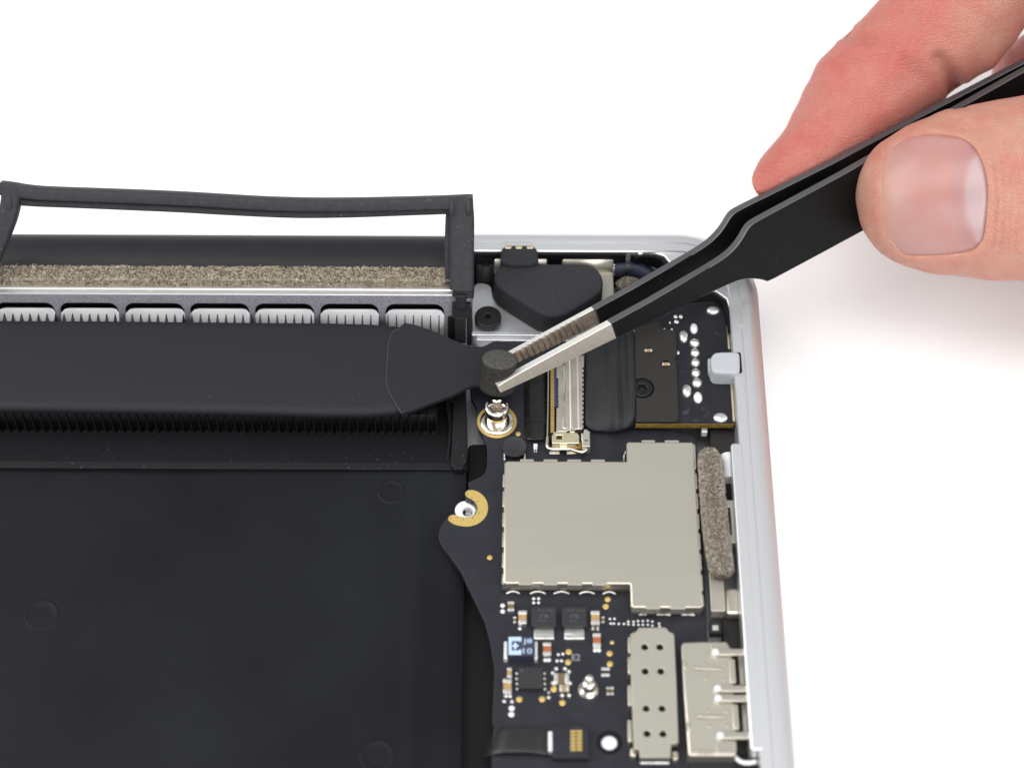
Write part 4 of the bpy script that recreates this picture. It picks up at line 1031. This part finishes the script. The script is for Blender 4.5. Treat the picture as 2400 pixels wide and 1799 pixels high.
bail = [P(*qe(p)[0], .75) for p in ((590, -330), (588, 0), (582, 500), (572, 1000))]+smooth_path([P(*qe(p)[0], .75) for p in ((568, 1040), (566, 1130), (590, 1180), (640, 1192), (740, 1188), (880, 1185), (960, 1195), (1040, 1225), (1110, 1240), (1160, 1235), (1200, 1200), (1210, 1185))], 2)
tube('bail_wire', bail[:4], .1, M['nickel_side'], con, 8)
tube('bail_wire', bail[3:], .24, M['steel'], con, 12)
for xa, xb in ((605, 775), (885, 1040)):
    x0, y0, x1, y1 = RC(*qe((xa, 1222))[0], *qe((xb, 1266))[0], .12); boxmm('solder_tab', x0, y0, x1, y1, .004, .12, M['solder'], con, .08, .05)

# ------------------------------------------------------------------ cloth-wrapped display cable end
def drape(name, rows, m, parent, zf, thick=.25, sub=2):
    """sheet through rows of photograph points, with its own height per point and thickness"""
    R0 = len(rows); C0 = len(rows[0]); V = []; F = []
    for s in (0, 1):
        for i, row in enumerate(rows):
            for j, (x, y) in enumerate(row):
                z = zf(i/(R0-1), j/(C0-1)); V.append(P(x, y, z)-Vector((0, 0, thick*s)))
    o2 = R0*C0
    for i in range(R0-1):
        for j in range(C0-1):
            a = i*C0+j; F.append((a, a+1, a+C0+1, a+C0)); F.append((o2+a, o2+a+C0, o2+a+C0+1, o2+a+1))
    for j in range(C0-1):
        F.append((j, o2+j, o2+j+1, j+1)); a = (R0-1)*C0+j; F.append((a, a+1, o2+a+1, o2+a))
    for i in range(R0-1):
        a = i*C0; F.append((a, a+C0, o2+a+C0, o2+a)); a = i*C0+C0-1; F.append((a, o2+a, o2+a+C0, a+C0))
    o = mesh_obj(name, V, F, m, parent, 70)
    md = o.modifiers.new('s', 'SUBSURF'); md.levels = md.render_levels = sub
    return o
cl = thing('cloth_cable', 'black woven cloth covered cable end folded between silver connector and bronze plate', 'cable', P(1430, 950, .5))
rows = []
Lft = [(870, 560), (870, 700), (868, 900), (866, 1100), (862, 1300), (862, 1372)]
Rgt = [(1290, 500), (1292, 700), (1296, 900), (1306, 1100), (1318, 1290), (1300, 1345)]
lowb = [(862, 1372), (960, 1400), (1060, 1410), (1150, 1395), (1225, 1378), (1297, 1345)]
for k in range(6):
    row = []
    for j in range(9):
        u = j/8; x = Lft[k][0]*(1-u)+Rgt[k][0]*u; y = Lft[k][1]*(1-u)+Rgt[k][1]*u
        if k == 5: y = np.interp(x, [p[0] for p in lowb], [p[1] for p in lowb])
        row.append(qc((x, y))[0])
    rows.append(row)
hs = [1.3, 1.6, 1.75, 1.95, 1.7, 2.4, 1.7, 2.75, 2.35]
def zf(v, u):
    h = np.interp(u, [k/8 for k in range(9)], hs)
    return h+.3*math.sin(9*u-5*v)*min(1, v*1.5)-((.75 if u < .8 else 1.2) if v > .95 else 0)
drape('cloth_sleeve', rows, M['cloth'], cl, zf, .6, 3)
tp = thing('black_tape', 'glossy creased black tape patch left of the silver connector', 'tape', P(1240, 960, .1))
rows = [[qc((x+(4-k)*2, y+dy*.0))[0] for x in (352, 380, 420, 470, 520, 552)] for k, y in enumerate((860, 1000, 1150, 1300, 1420, 1478))]
drape('tape_sheet', rows, M['tape'], tp, lambda v, u: .35+.35*math.sin(math.pi*u)+.12*math.sin(6*v+4*u)-(.25 if u < .05 or u > .95 else 0), .12, 3)

# ------------------------------------------------------------------ power inlet board
dz = 1.7
dcb = thing('inlet_board', 'small dark board with a column of solder joints at the right edge', 'circuit board', P(1600, 860, .6))
dpx = q6((690, 560), (900, 470), (1100, 420), (1300, 395), (1440, 400), (1480, 430), (1492, 520), (1520, 860), (1556, 1440), (1540, 1452), (700, 1452), (690, 1000))
plate('board_sheet', ccw(XY(dpx, dz)), dz-.75, dz, M['pcb_dusty'], dcb, .05, mats=[M['pcb_dusty'], M['pcb_edge']])
cpx = q6((688, 640), (760, 600), (880, 560), (915, 575), (925, 615), (945, 628), (1010, 632), (1045, 660), (1052, 720), (1054, 850), (1035, 880), (1048, 905), (1054, 960), (1072, 1380), (1060, 1420), (1030, 1426), (700, 1426))
wn = [XY(circle(*q6((810, 810))[0], 11, 12, 7.5), dz+.5), XY(circle(*q6((962, 925))[0], 12, 12, 9), dz+.5)]
sc_c = P(*q6((755, 1135))[0], dz+.5); wn.append(circle(sc_c.x, sc_c.y, 1.5, 28))
pl = plate('cover_plate', ccw(XY(cpx, dz+.5)), dz+.02, dz+.5, M['plate'], dcb, .1, holes=wn)
for x, y in ((810, 812), (962, 930)):
    c = P(*q6((x, y))[0], dz+.3)
    b = boxmm('capacitor', c.x-.38, c.y-.2, c.x+.38, c.y+.2, dz, dz+.33, M['tan'], dcb, .05, .04)
    for s_ in (-1, 1): boxmm('end_cap', c.x+s_*.36-.14, c.y-.22, c.x+s_*.36+.14, c.y+.22, dz, dz+.36, M['solder'], b, .06, .05)
def joint(x, y, rx_, ry_, h=.35, m='solder', tilt=0):
    c = P(*q6((x, y))[0], dz+h*.4); s = 18.8*3.685
    dome('solder_joint', (c.x, c.y, dz), rx_/s, h, M[m], dcb, (ry_/.8)/rx_, 18)
for x, y, a, b, h, m in ((1370, 465, 62, 36, .4, 'solder'), (1203, 620, 34, 44, .5, 'white_pad'), (1113, 690, 40, 52, .5, 'solder'), (1210, 745, 45, 38, .5, 'solder'), (1213, 830, 43, 38, .5, 'solder'),
        (1217, 915, 42, 37, .5, 'solder'), (1220, 1003, 42, 37, .5, 'solder'), (1230, 1088, 45, 40, .5, 'solder'), (1140, 1158, 42, 54, .55, 'solder'), (1238, 1215, 38, 46, .5, 'white_pad'), (1432, 1390, 62, 40, .4, 'solder'),
        (1065, 830, 16, 18, .2, 'solder'), (1044, 520, 20, 17, .25, 'solder'), (1090, 520, 20, 17, .25, 'solder'), (1052, 565, 24, 16, .25, 'solder'), (995, 573, 10, 10, .15, 'solder'), (947, 628, 10, 9, .12, 'solder'), (1012, 630, 10, 9, .12, 'solder')):
    joint(x, y, a, b, h, m)
a = P(*q6((1490, 520))[0], dz); b = P(*q6((1512, 800))[0], dz)
boxmm('edge_plating', a.x-.16, b.y, a.x+.08, a.y, dz-.5, dz+.03, M['brass'], dcb, .04, .02)
a = P(*q6((1526, 1060))[0], dz); b = P(*q6((1552, 1425))[0], dz)
boxmm('edge_plating', a.x-.16, b.y, a.x+.10, a.y, dz-.5, dz+.03, M['brass'], dcb, .04, .02)
screw('plate_screw', *q6((755, 1135))[0], dz+.45, 1.32, 'black screw sunk in the bronze plate beside the cloth cable', M['screw'], .36, dz-.6)

# grey silicone peg bridging board and rim
pk = thing('silicone_peg', 'pale grey rounded plastic peg bridging the inlet board and case rim', 'peg', P(1690, 845, dz))
pgx = ccw(XY(q6((1345, 880), (1360, 850), (1390, 824), (1570, 822), (1592, 832), (1600, 855), (1602, 980), (1590, 1003), (1565, 1010), (1390, 1008), (1365, 990), (1350, 960)), 4.1))
plate('peg_body', smooth_poly(pgx, 1), 1.75, 4.1, M['peg'], pk, .3)
a = P(*q6((1322, 880))[0], 2.6); b = P(*q6((1335, 1000))[0], 2.6); boxmm('peg_flange', a.x, b.y, a.x+.9, a.y, 1.75, 2.6, M['peg'], pk, .15, .15)
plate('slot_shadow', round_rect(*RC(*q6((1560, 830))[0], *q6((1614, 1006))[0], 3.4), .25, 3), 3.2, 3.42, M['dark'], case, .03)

# ------------------------------------------------------------------ bright shoulder screw
ss = thing('shoulder_screw', 'bright silver shoulder screw standing in a gold ring below the foam plug', 'screw', (scr.x, scr.y, 0))
cx, cy_ = scr.x, scr.y
lathe('flange', (cx, cy_, 0), [(2.0, .01), (2.02, .12), (1.9, .2), (1.5, .24), (1.2, .24)], M['steel'], ss, 40)
lathe('shoulder', (cx, cy_, 0), [(1.22, .1), (1.22, 1.0), (1.12, 1.08), (1.12, 1.25), (1.2, 1.33), (1.2, 2.15), (1.0, 2.3)], M['steel'], ss, 36)
tr = torx((cx, cy_), .62, None, None)
plate('screw_head', circle(cx, cy_, 1.46, 40), 2.2, 3.25, M['steel'], ss, .25, holes=[tr])
lathe('drive_recess', (cx, cy_, 0), [(.95, 2.3), (.95, 2.6), (.1, 2.62)], M['groove'], ss, 20)
# ------------------------------------------------------------------ hand
def dep(px, py, off=0.0):     # depth of the tweezer plane along a line of sight, plus an offset along the view
    d = ray(px, py); return ((Ttip-CAM).dot(tn))/d.dot(tn)+off
def loft(sections, n=28):
    """sections: (A, B, depth_centre, half_depth, flat) with A, B outline points in the photograph"""
    V = []; F = []
    for (ax, ay), (bx, by), dc, hd, fl in sections:
        mx, my = (ax+bx)/2, (ay+by)/2; ux, uy = (bx-ax)/2, (by-ay)/2
        for i in range(n):
            t = 2*math.pi*i/n; c, s = math.cos(t), math.sin(t)
            dd = s*hd*(fl if s < 0 else 1.0)      # s < 0 faces the camera
            V.append(PD(mx+ux*c, my+uy*c, dc+dd))
    L = len(sections)
    for k in range(L-1):
        for i in range(n): F.append((k*n+i, k*n+(i+1) % n, (k+1)*n+(i+1) % n, (k+1)*n+i))
    F.append(tuple(range(n))[::-1]); F.append(tuple((L-1)*n+i for i in range(n)))
    return V, F
d0 = dep(2200, 455)
TH = []
for x, t, b, hd, off in ((2003, 425, 455, .9, -4.6), (2010, 398, 505, 2.6, -5.0), (2030, 365, 556, 4.6, -5.6), (2060, 335, 590, 6.0, -6.2), (2100, 308, 617, 7.0, -6.9), (2150, 283, 634, 7.6, -7.4), (2200, 264, 645, 7.9, -7.8), (2260, 249, 652, 8.2, -8.2),
        (2330, 235, 658, 8.6, -8.6), (2400, 222, 661, 9.0, -9.0), (2500, 205, 668, 9.3, -9.4), (2640, 180, 690, 9.8, -9.0), (2800, 150, 720, 10.5, -8), (3000, 90, 760, 12, -5), (3250, 0, 800, 14, 0)):
    TH.append(((x, t), (x, b), d0+off, hd, .86))
parts = [loft(TH)]
d1 = dep(2000, 250)
IX = []
pairs = [((1759, 418), (1770, 458), .8), ((1763, 402), (1800, 480), 2.6), ((1774, 382), (1835, 478), 4.4), ((1805, 345), (1905, 458), 6.0), ((1845, 291), (1990, 412), 7.0), ((1873, 232), (2070, 370), 7.6), ((1918, 143), (2155, 300), 8.0),
         ((1958, 103), (2205, 246), 8.0), ((1990, 79), (2232, 212), 7.9), ((2006, 55), (2262, 194), 8.0), ((2062, -2), (2335, 158), 8.4), ((2130, -85), (2405, 62), 8.7), ((2230, -190), (2500, -50), 9.0), ((2380, -300), (2600, -130), 9.4), ((2560, -370), (2720, -130), 9.8),
         ((2780, -400), (2860, -120), 10.5), ((3050, -380), (3080, -60), 12)]
for k, (a, b, hd) in enumerate(pairs):
    dc = dep((a[0]+b[0])/2, (a[1]+b[1])/2) if k < 9 else dc-.9
    IX.append((a, b, dc+6.6+hd, hd, .92))
parts.append(loft(IX))
d2 = dep(2400, 200)
MD = []
for k, (a, b, hd) in enumerate([((2318, 215), (2330, 290), 2.0), ((2326, 150), (2352, 330), 5.0), ((2350, 110), (2400, 340), 7.0), ((2400, 80), (2470, 330), 8.0), ((2480, 40), (2560, 300), 8.2), ((2600, -20), (2690, 240), 8.4), ((2760, -90), (2840, 190), 9.0), ((2950, -120), (3000, 180), 10.0), ((3150, -100), (3180, 200), 11.5)]):
    MD.append((a, b, d2+22-k*1.0, hd, 1.0))
parts.append(loft(MD))
for yo, xo, do in ((150, 160, 26), (300, 330, 26)):      # ring and little finger, curled out of the frame
    S = []
    for k, (a, b, hd) in enumerate([((2318, 215), (2330, 290), 2.0), ((2330, 150), (2352, 320), 5.0), ((2370, 110), (2410, 330), 6.5), ((2480, 60), (2540, 310), 7.4), ((2600, 0), (2690, 240), 7.6), ((2760, -40), (2840, 200), 8.2), ((2950, -40), (3000, 220), 9.5)]):
        S.append(((a[0]+xo, a[1]+yo), (b[0]+xo, b[1]+yo), d2+do-k*.8, hd, 1.0))
    parts.append(loft(S))
PA = []
for x, t, b, dc, hd in ((2860, 60, 560, 14, 8), (2930, -160, 700, 12, 13), (3080, -330, 800, 9, 15), (3300, -350, 850, 8, 16), (3550, -300, 820, 8, 16), (3800, -180, 740, 9, 15), (4000, -80, 650, 10, 14), (4300, -60, 640, 10, 14.5), (4700, -90, 670, 10, 16)):
    PA.append(((x, t), (x, b), d0+dc, hd, 1.0))
parts.append(loft(PA))
V = []; F = []
for v, f in parts:
    b = len(V); V += v; F += [tuple(b+i for i in ff) for ff in f]
me = bpy.data.meshes.new('hand'); me.from_pydata([tuple(v*MM) for v in V], [], F); me.update()
bm = bmesh.new(); bm.from_mesh(me); bmesh.ops.recalc_face_normals(bm, faces=bm.faces); bm.to_mesh(me); bm.free()
tmp = bpy.data.objects.new('tmp_hand', me); COL.objects.link(tmp)
rm = tmp.modifiers.new('r', 'REMESH'); rm.mode = 'VOXEL'; rm.voxel_size = .00042; rm.adaptivity = 0
sm = tmp.modifiers.new('s', 'SMOOTH'); sm.factor = .5; sm.iterations = 24
dg = bpy.context.evaluated_depsgraph_get()
hm = bpy.data.meshes.new_from_object(tmp.evaluated_get(dg)); bpy.data.objects.remove(tmp)
hm.name = 'hand'
def seg_dist(px, py, poly, closed=False):
    best = np.full(px.shape, 1e9); n = len(poly)
    for i in range(n if closed else n-1):
        ax, ay = poly[i]; bx, by = poly[(i+1) % n]; L2 = (bx-ax)**2+(by-ay)**2
        t = np.clip(((px-ax)*(bx-ax)+(py-ay)*(by-ay))/L2, 0, 1); best = np.minimum(best, np.hypot(px-ax-t*(bx-ax), py-ay-t*(by-ay)))
    return best
def inside(px, py, poly):
    r = np.zeros(px.shape, bool); n = len(poly)
    for i in range(n):
        ax, ay = poly[i]; bx, by = poly[(i+1) % n]
        c = ((ay > py) != (by > py)) & (px < (bx-ax)*(py-ay)/((by-ay) if by != ay else 1e-9)+ax); r ^= c
    return r
qn = Z(2000, 280, 4.145)
nail_px = [tuple(p) for p in smooth_poly(qn((270, 940), (270, 700), (285, 480), (335, 330), (430, 215), (560, 155), (720, 138), (900, 150), (1060, 172), (1150, 235), (1225, 330), (1283, 480), (1312, 640), (1308, 820), (1293, 1000), (1272, 1150), (1215, 1245), (1140, 1293), (950, 1322), (700, 1335), (530, 1335), (465, 1310), (360, 1160)), 2)]
def measure():
    global nv, co, no, k_, px, py, facing, front, sd, ins_
    nv = len(hm.vertices)
    co = np.empty(nv*3); hm.vertices.foreach_get('co', co); co = co.reshape(-1, 3)/MM
    no = np.empty(nv*3); hm.vertices.foreach_get('normal', no); no = no.reshape(-1, 3)
    d = co-np.array(CAM)
    k_ = d@np.array(FWD); u0 = d@np.array(RGT)/k_; v0 = d@np.array(UPV)/k_
    px = 1200+FPX*(u0*math.cos(ROLL)+v0*math.sin(ROLL)); py = 899.5-FPX*(-u0*math.sin(ROLL)+v0*math.cos(ROLL))
    facing = -(no*d).sum(1)/np.linalg.norm(d, axis=1)
    front = (facing > .05) & (np.abs(k_-(d0-15)) < 14)
    sd = seg_dist(px, py, nail_px, True)/20.0       # millimetres
    ins_ = inside(px, py, nail_px)
measure()
# finer mesh around the nail so that its fold is crisp
near = front & (sd < 1.5)
bm = bmesh.new(); bm.from_mesh(hm); bm.verts.ensure_lookup_table()
ed = [e for e in bm.edges if near[e.verts[0].index] and near[e.verts[1].index]]
bmesh.ops.subdivide_edges(bm, edges=ed, cuts=3, use_grid_fill=True, smooth=0)
bm.to_mesh(hm); bm.free(); hm.update()
measure()
disp = np.zeros(nv)
fold = np.clip((px-2090)/60, 0, 1)              # the nail fold fades out towards the free edge
s_ = np.where(ins_, -sd, sd)
disp += front*(-.60*np.clip(-s_/.25, 0, 1)*ins_)
disp += front*fold*(.20*np.exp(-((s_-.35)/.75)**2)*(s_ > -.1))
disp += front*(1-fold)*(.10*np.exp(-((s_-.6)/.6)**2))
# folds: joint crease of the index finger, knuckle lines of the thumb
def crease(poly, depth, width, dmin, dmax, side=.35):
    global disp
    s = seg_dist(px, py, poly)/20.0; ok = (facing > .05) & (k_ > dmin) & (k_ < dmax)
    disp += ok*(-depth*np.exp(-(s/width)**2)+side*depth*np.exp(-((s-2.2*width)/width)**2))
crease([(2130, 40), (2165, 90), (2190, 120), (2212, 150), (2228, 180), (2240, 212), (2246, 235)], .28, 1.1, d1-5, d1+45)
crease([(2205, 142), (2228, 180), (2240, 212), (2246, 235)], .45, .7, d1-5, d1+45)
crease([(1986, 82), (2010, 92), (2040, 96)], .35, .6, d1-5, d1+45)
for x_, dpt in ((2336, .10), (2352, .14), (2368, .08), (2384, .10), (2410, .2), (2440, .2), (2480, .3)):
    crease([(x_-4, 380), (x_+2, 450), (x_, 520), (x_-6, 580)], dpt, .22, d0-30, d0+2, .5)
# gentle irregularity so that the outline is not a perfect loft
disp += .10*np.sin(co[:, 0]*.9+1.3*np.sin(co[:, 1]*.5))*np.sin(co[:, 1]*.8+co[:, 2]*.7)
co2 = (co+no*disp[:, None])*MM
hm.vertices.foreach_set('co', co2.ravel()); hm.update(); hm.shade_smooth()

def skin():
    m = bpy.data.materials.new('skin'); m.use_nodes = True; nt = m.node_tree; N = nt.nodes; L = nt.links; b = N['Principled BSDF']
    b.inputs['Roughness'].default_value = .46; b.inputs['Specular IOR Level'].default_value = .4
    b.inputs['Subsurface Weight'].default_value = .35; b.inputs['Subsurface Radius'].default_value = (1, .32, .18); b.inputs['Subsurface Scale'].default_value = .0022
    tc = N.new('ShaderNodeTexCoord'); mp = N.new('ShaderNodeMapping'); mp.inputs['Scale'].default_value = (1000,)*3; L.new(tc.outputs['Object'], mp.inputs[0])
    def noise(scale, detail, lo, hi, st=None):
        src = mp
        if st:
            src = N.new('ShaderNodeMapping'); src.inputs['Scale'].default_value = tuple(1000*s for s in st); src.inputs['Rotation'].default_value = (0, 0, math.radians(-32)); L.new(tc.outputs['Object'], src.inputs[0])
        n = N.new('ShaderNodeTexNoise'); n.inputs['Scale'].default_value = scale; n.inputs['Detail'].default_value = detail; L.new(src.outputs[0], n.inputs[0])
        r = N.new('ShaderNodeMapRange'); r.inputs[1].default_value = lo; r.inputs[2].default_value = hi; L.new(n.outputs['Fac'], r.inputs[0]); return r.outputs[0]
    def mix(f, a, c):
        x = N.new('ShaderNodeMix'); x.data_type = 'RGBA'; L.new(f, x.inputs[0])
        if isinstance(a, tuple): x.inputs[6].default_value = (*a, 1)
        else: L.new(a, x.inputs[6])
        if isinstance(c, tuple): x.inputs[7].default_value = (*c, 1)
        else: L.new(c, x.inputs[7])
        return x.outputs[2]
    c1 = mix(noise(.2, 4, .32, .68), (.50, .26, .19), (.505, .19, .145))
    c2 = mix(noise(.5, 4, .4, .9), c1, (.53, .29, .215))
    c3 = mix(noise(5, 3, .55, .9), c2, (.47, .20, .15))
    # the index finger, pressed, is redder than the thumb: colour follows the flesh, further back (y) in the hand
    at = N.new('ShaderNodeAttribute'); at.attribute_name = 'flush'
    c4 = N.new('ShaderNodeMix'); c4.data_type = 'RGBA'; c4.blend_type = 'MULTIPLY'; L.new(at.outputs['Fac'], c4.inputs[0]); L.new(c3, c4.inputs[6]); c4.inputs[7].default_value = (.96, .66, .70, 1)
    L.new(c4.outputs[2], b.inputs['Base Color'])
    add = N.new('ShaderNodeMath'); add.operation = 'ADD'
    vo = N.new('ShaderNodeTexVoronoi'); vo.feature = 'DISTANCE_TO_EDGE'; vo.inputs['Scale'].default_value = 2.8; L.new(mp.outputs[0], vo.inputs[0])
    r = N.new('ShaderNodeMapRange'); r.inputs[1].default_value = 0; r.inputs[2].default_value = .18; L.new(vo.outputs['Distance'], r.inputs[0])
    L.new(r.outputs[0], add.inputs[0]); L.new(noise(1.2, 3, .3, .7, (.5, 3.0, 2)), add.inputs[1])
    bp = N.new('ShaderNodeBump'); bp.inputs['Strength'].default_value = .7; bp.inputs['Distance'].default_value = .00008
    L.new(add.outputs[0], bp.inputs['Height']); L.new(bp.outputs[0], b.inputs['Normal'])
    return m
hm.materials.clear(); hm.materials.append(skin())
at = hm.attributes.new('flush', 'FLOAT', 'POINT')
fl = np.clip((((co-np.array(Ttip))@np.array(tn))-2.0)/3, 0, 1); at.data.foreach_set('value', fl.astype(np.float32))
hand = link(bpy.data.objects.new('hand', hm))
tag(hand, 'bare hand holding the tweezers between thumb and forefinger, thumbnail showing', 'hand')

# thumb nail: a curved plate lying on the thumb, inside the fold
bvh = BVHTree.FromPolygons([Vector(c) for c in (co+no*(disp*0)[:, None]).tolist()], [tuple(p.vertices) for p in hm.polygons])
xs = np.array([p[0] for p in nail_px]); ys = np.array([p[1] for p in nail_px]); cx, cy_ = xs.mean(), ys.mean()
V = []; F = []; rings = 24; npp = len(nail_px)
for r_ in range(rings+1):
    s = 1-r_/rings*.96
    for x, y in nail_px:
        X_, Y_ = cx+(x-cx)*s, cy_+(y-cy_)*s; dr = ray(X_, Y_).normalized()
        h = bvh.ray_cast(CAM, dr)
        if h[0] is None: p = PD(X_, Y_, d0-16); nr = -dr
        else: p, nr = h[0], h[1]
        edge = (1-s)/.04
        ff = min(1, max(0, (x-2085)/50)); lift = (-.34*ff-.05*(1-ff))*max(0, 1-r_/1.6)+.0+.22*(1-s*s)*.8
        V.append(p+(-dr)*lift)
for r_ in range(rings):
    for i in range(npp): F.append((r_*npp+i, r_*npp+(i+1) % npp, (r_+1)*npp+(i+1) % npp, (r_+1)*npp+i))
F.append(tuple(rings*npp+i for i in range(npp)))
def nailmat():
    m = bpy.data.materials.new('nail'); m.use_nodes = True; nt = m.node_tree; N = nt.nodes; L = nt.links; b = N['Principled BSDF']
    b.inputs['Roughness'].default_value = .28; b.inputs['Specular IOR Level'].default_value = .45
    b.inputs['Subsurface Weight'].default_value = .3; b.inputs['Subsurface Radius'].default_value = (1, .4, .3); b.inputs['Subsurface Scale'].default_value = .0012
    def attr(n):
        a = N.new('ShaderNodeAttribute'); a.attribute_name = n; return a.outputs['Fac']
    def mix(f, a, c):
        x = N.new('ShaderNodeMix'); x.data_type = 'RGBA'; L.new(f, x.inputs[0])
        for s, v in ((6, a), (7, c)):
            if isinstance(v, tuple): x.inputs[s].default_value = (*v, 1)
            else: L.new(v, x.inputs[s])
        return x.outputs[2]
    tc = N.new('ShaderNodeTexCoord'); mp = N.new('ShaderNodeMapping'); mp.inputs['Scale'].default_value = (1000,)*3; L.new(tc.outputs['Object'], mp.inputs[0])
    n = N.new('ShaderNodeTexNoise'); n.inputs['Scale'].default_value = .16; L.new(mp.outputs[0], n.inputs[0])
    r = N.new('ShaderNodeMapRange'); r.inputs[1].default_value = .4; r.inputs[2].default_value = .62; L.new(n.outputs['Fac'], r.inputs[0])
    c = mix(r.outputs[0], (.42, .235, .215), (.42, .20, .175))
    c = mix(attr('lunula'), c, (.43, .30, .30)); c = mix(attr('root'), c, (.36, .19, .19)); c = mix(attr('tip'), c, (.47, .26, .18))
    L.new(c, b.inputs['Base Color'])
    m2 = N.new('ShaderNodeMapping'); m2.inputs['Scale'].default_value = (60, 1500, 1500); L.new(tc.outputs['Object'], m2.inputs[0])
    n2 = N.new('ShaderNodeTexNoise'); n2.inputs['Scale'].default_value = 1; L.new(m2.outputs[0], n2.inputs[0])
    bp = N.new('ShaderNodeBump'); bp.inputs['Strength'].default_value = .25; bp.inputs['Distance'].default_value = .00004; L.new(n2.outputs['Fac'], bp.inputs['Height']); L.new(bp.outputs[0], b.inputs['Normal'])
    return m
nail = mesh_obj('thumb_nail', V, F, nailmat(), hand, 80)
vp = np.array([to_px(Vector(v)) for v in V])
lun = inside(vp[:, 0], vp[:, 1], qn((1330, 300), (1180, 330), (1110, 440), (1075, 600), (1068, 760), (1085, 920), (1120, 1040), (1170, 1150), (1260, 1230), (1400, 1230), (1400, 300)))
ls = seg_dist(vp[:, 0], vp[:, 1], qn((1180, 330), (1110, 440), (1075, 600), (1068, 760), (1085, 920), (1120, 1040), (1170, 1150)))
sgn = np.where(lun, 1, -1)*ls
for nm, val in (('lunula', np.clip(sgn/14+.3, 0, 1)), ('root', np.exp(-((sgn+14)/16)**2)*.7), ('tip', np.clip((2105-vp[:, 0])/45, 0, 1))):
    a = nail.data.attributes.new(nm, 'FLOAT', 'POINT'); a.data.foreach_set('value', val.astype(np.float32))
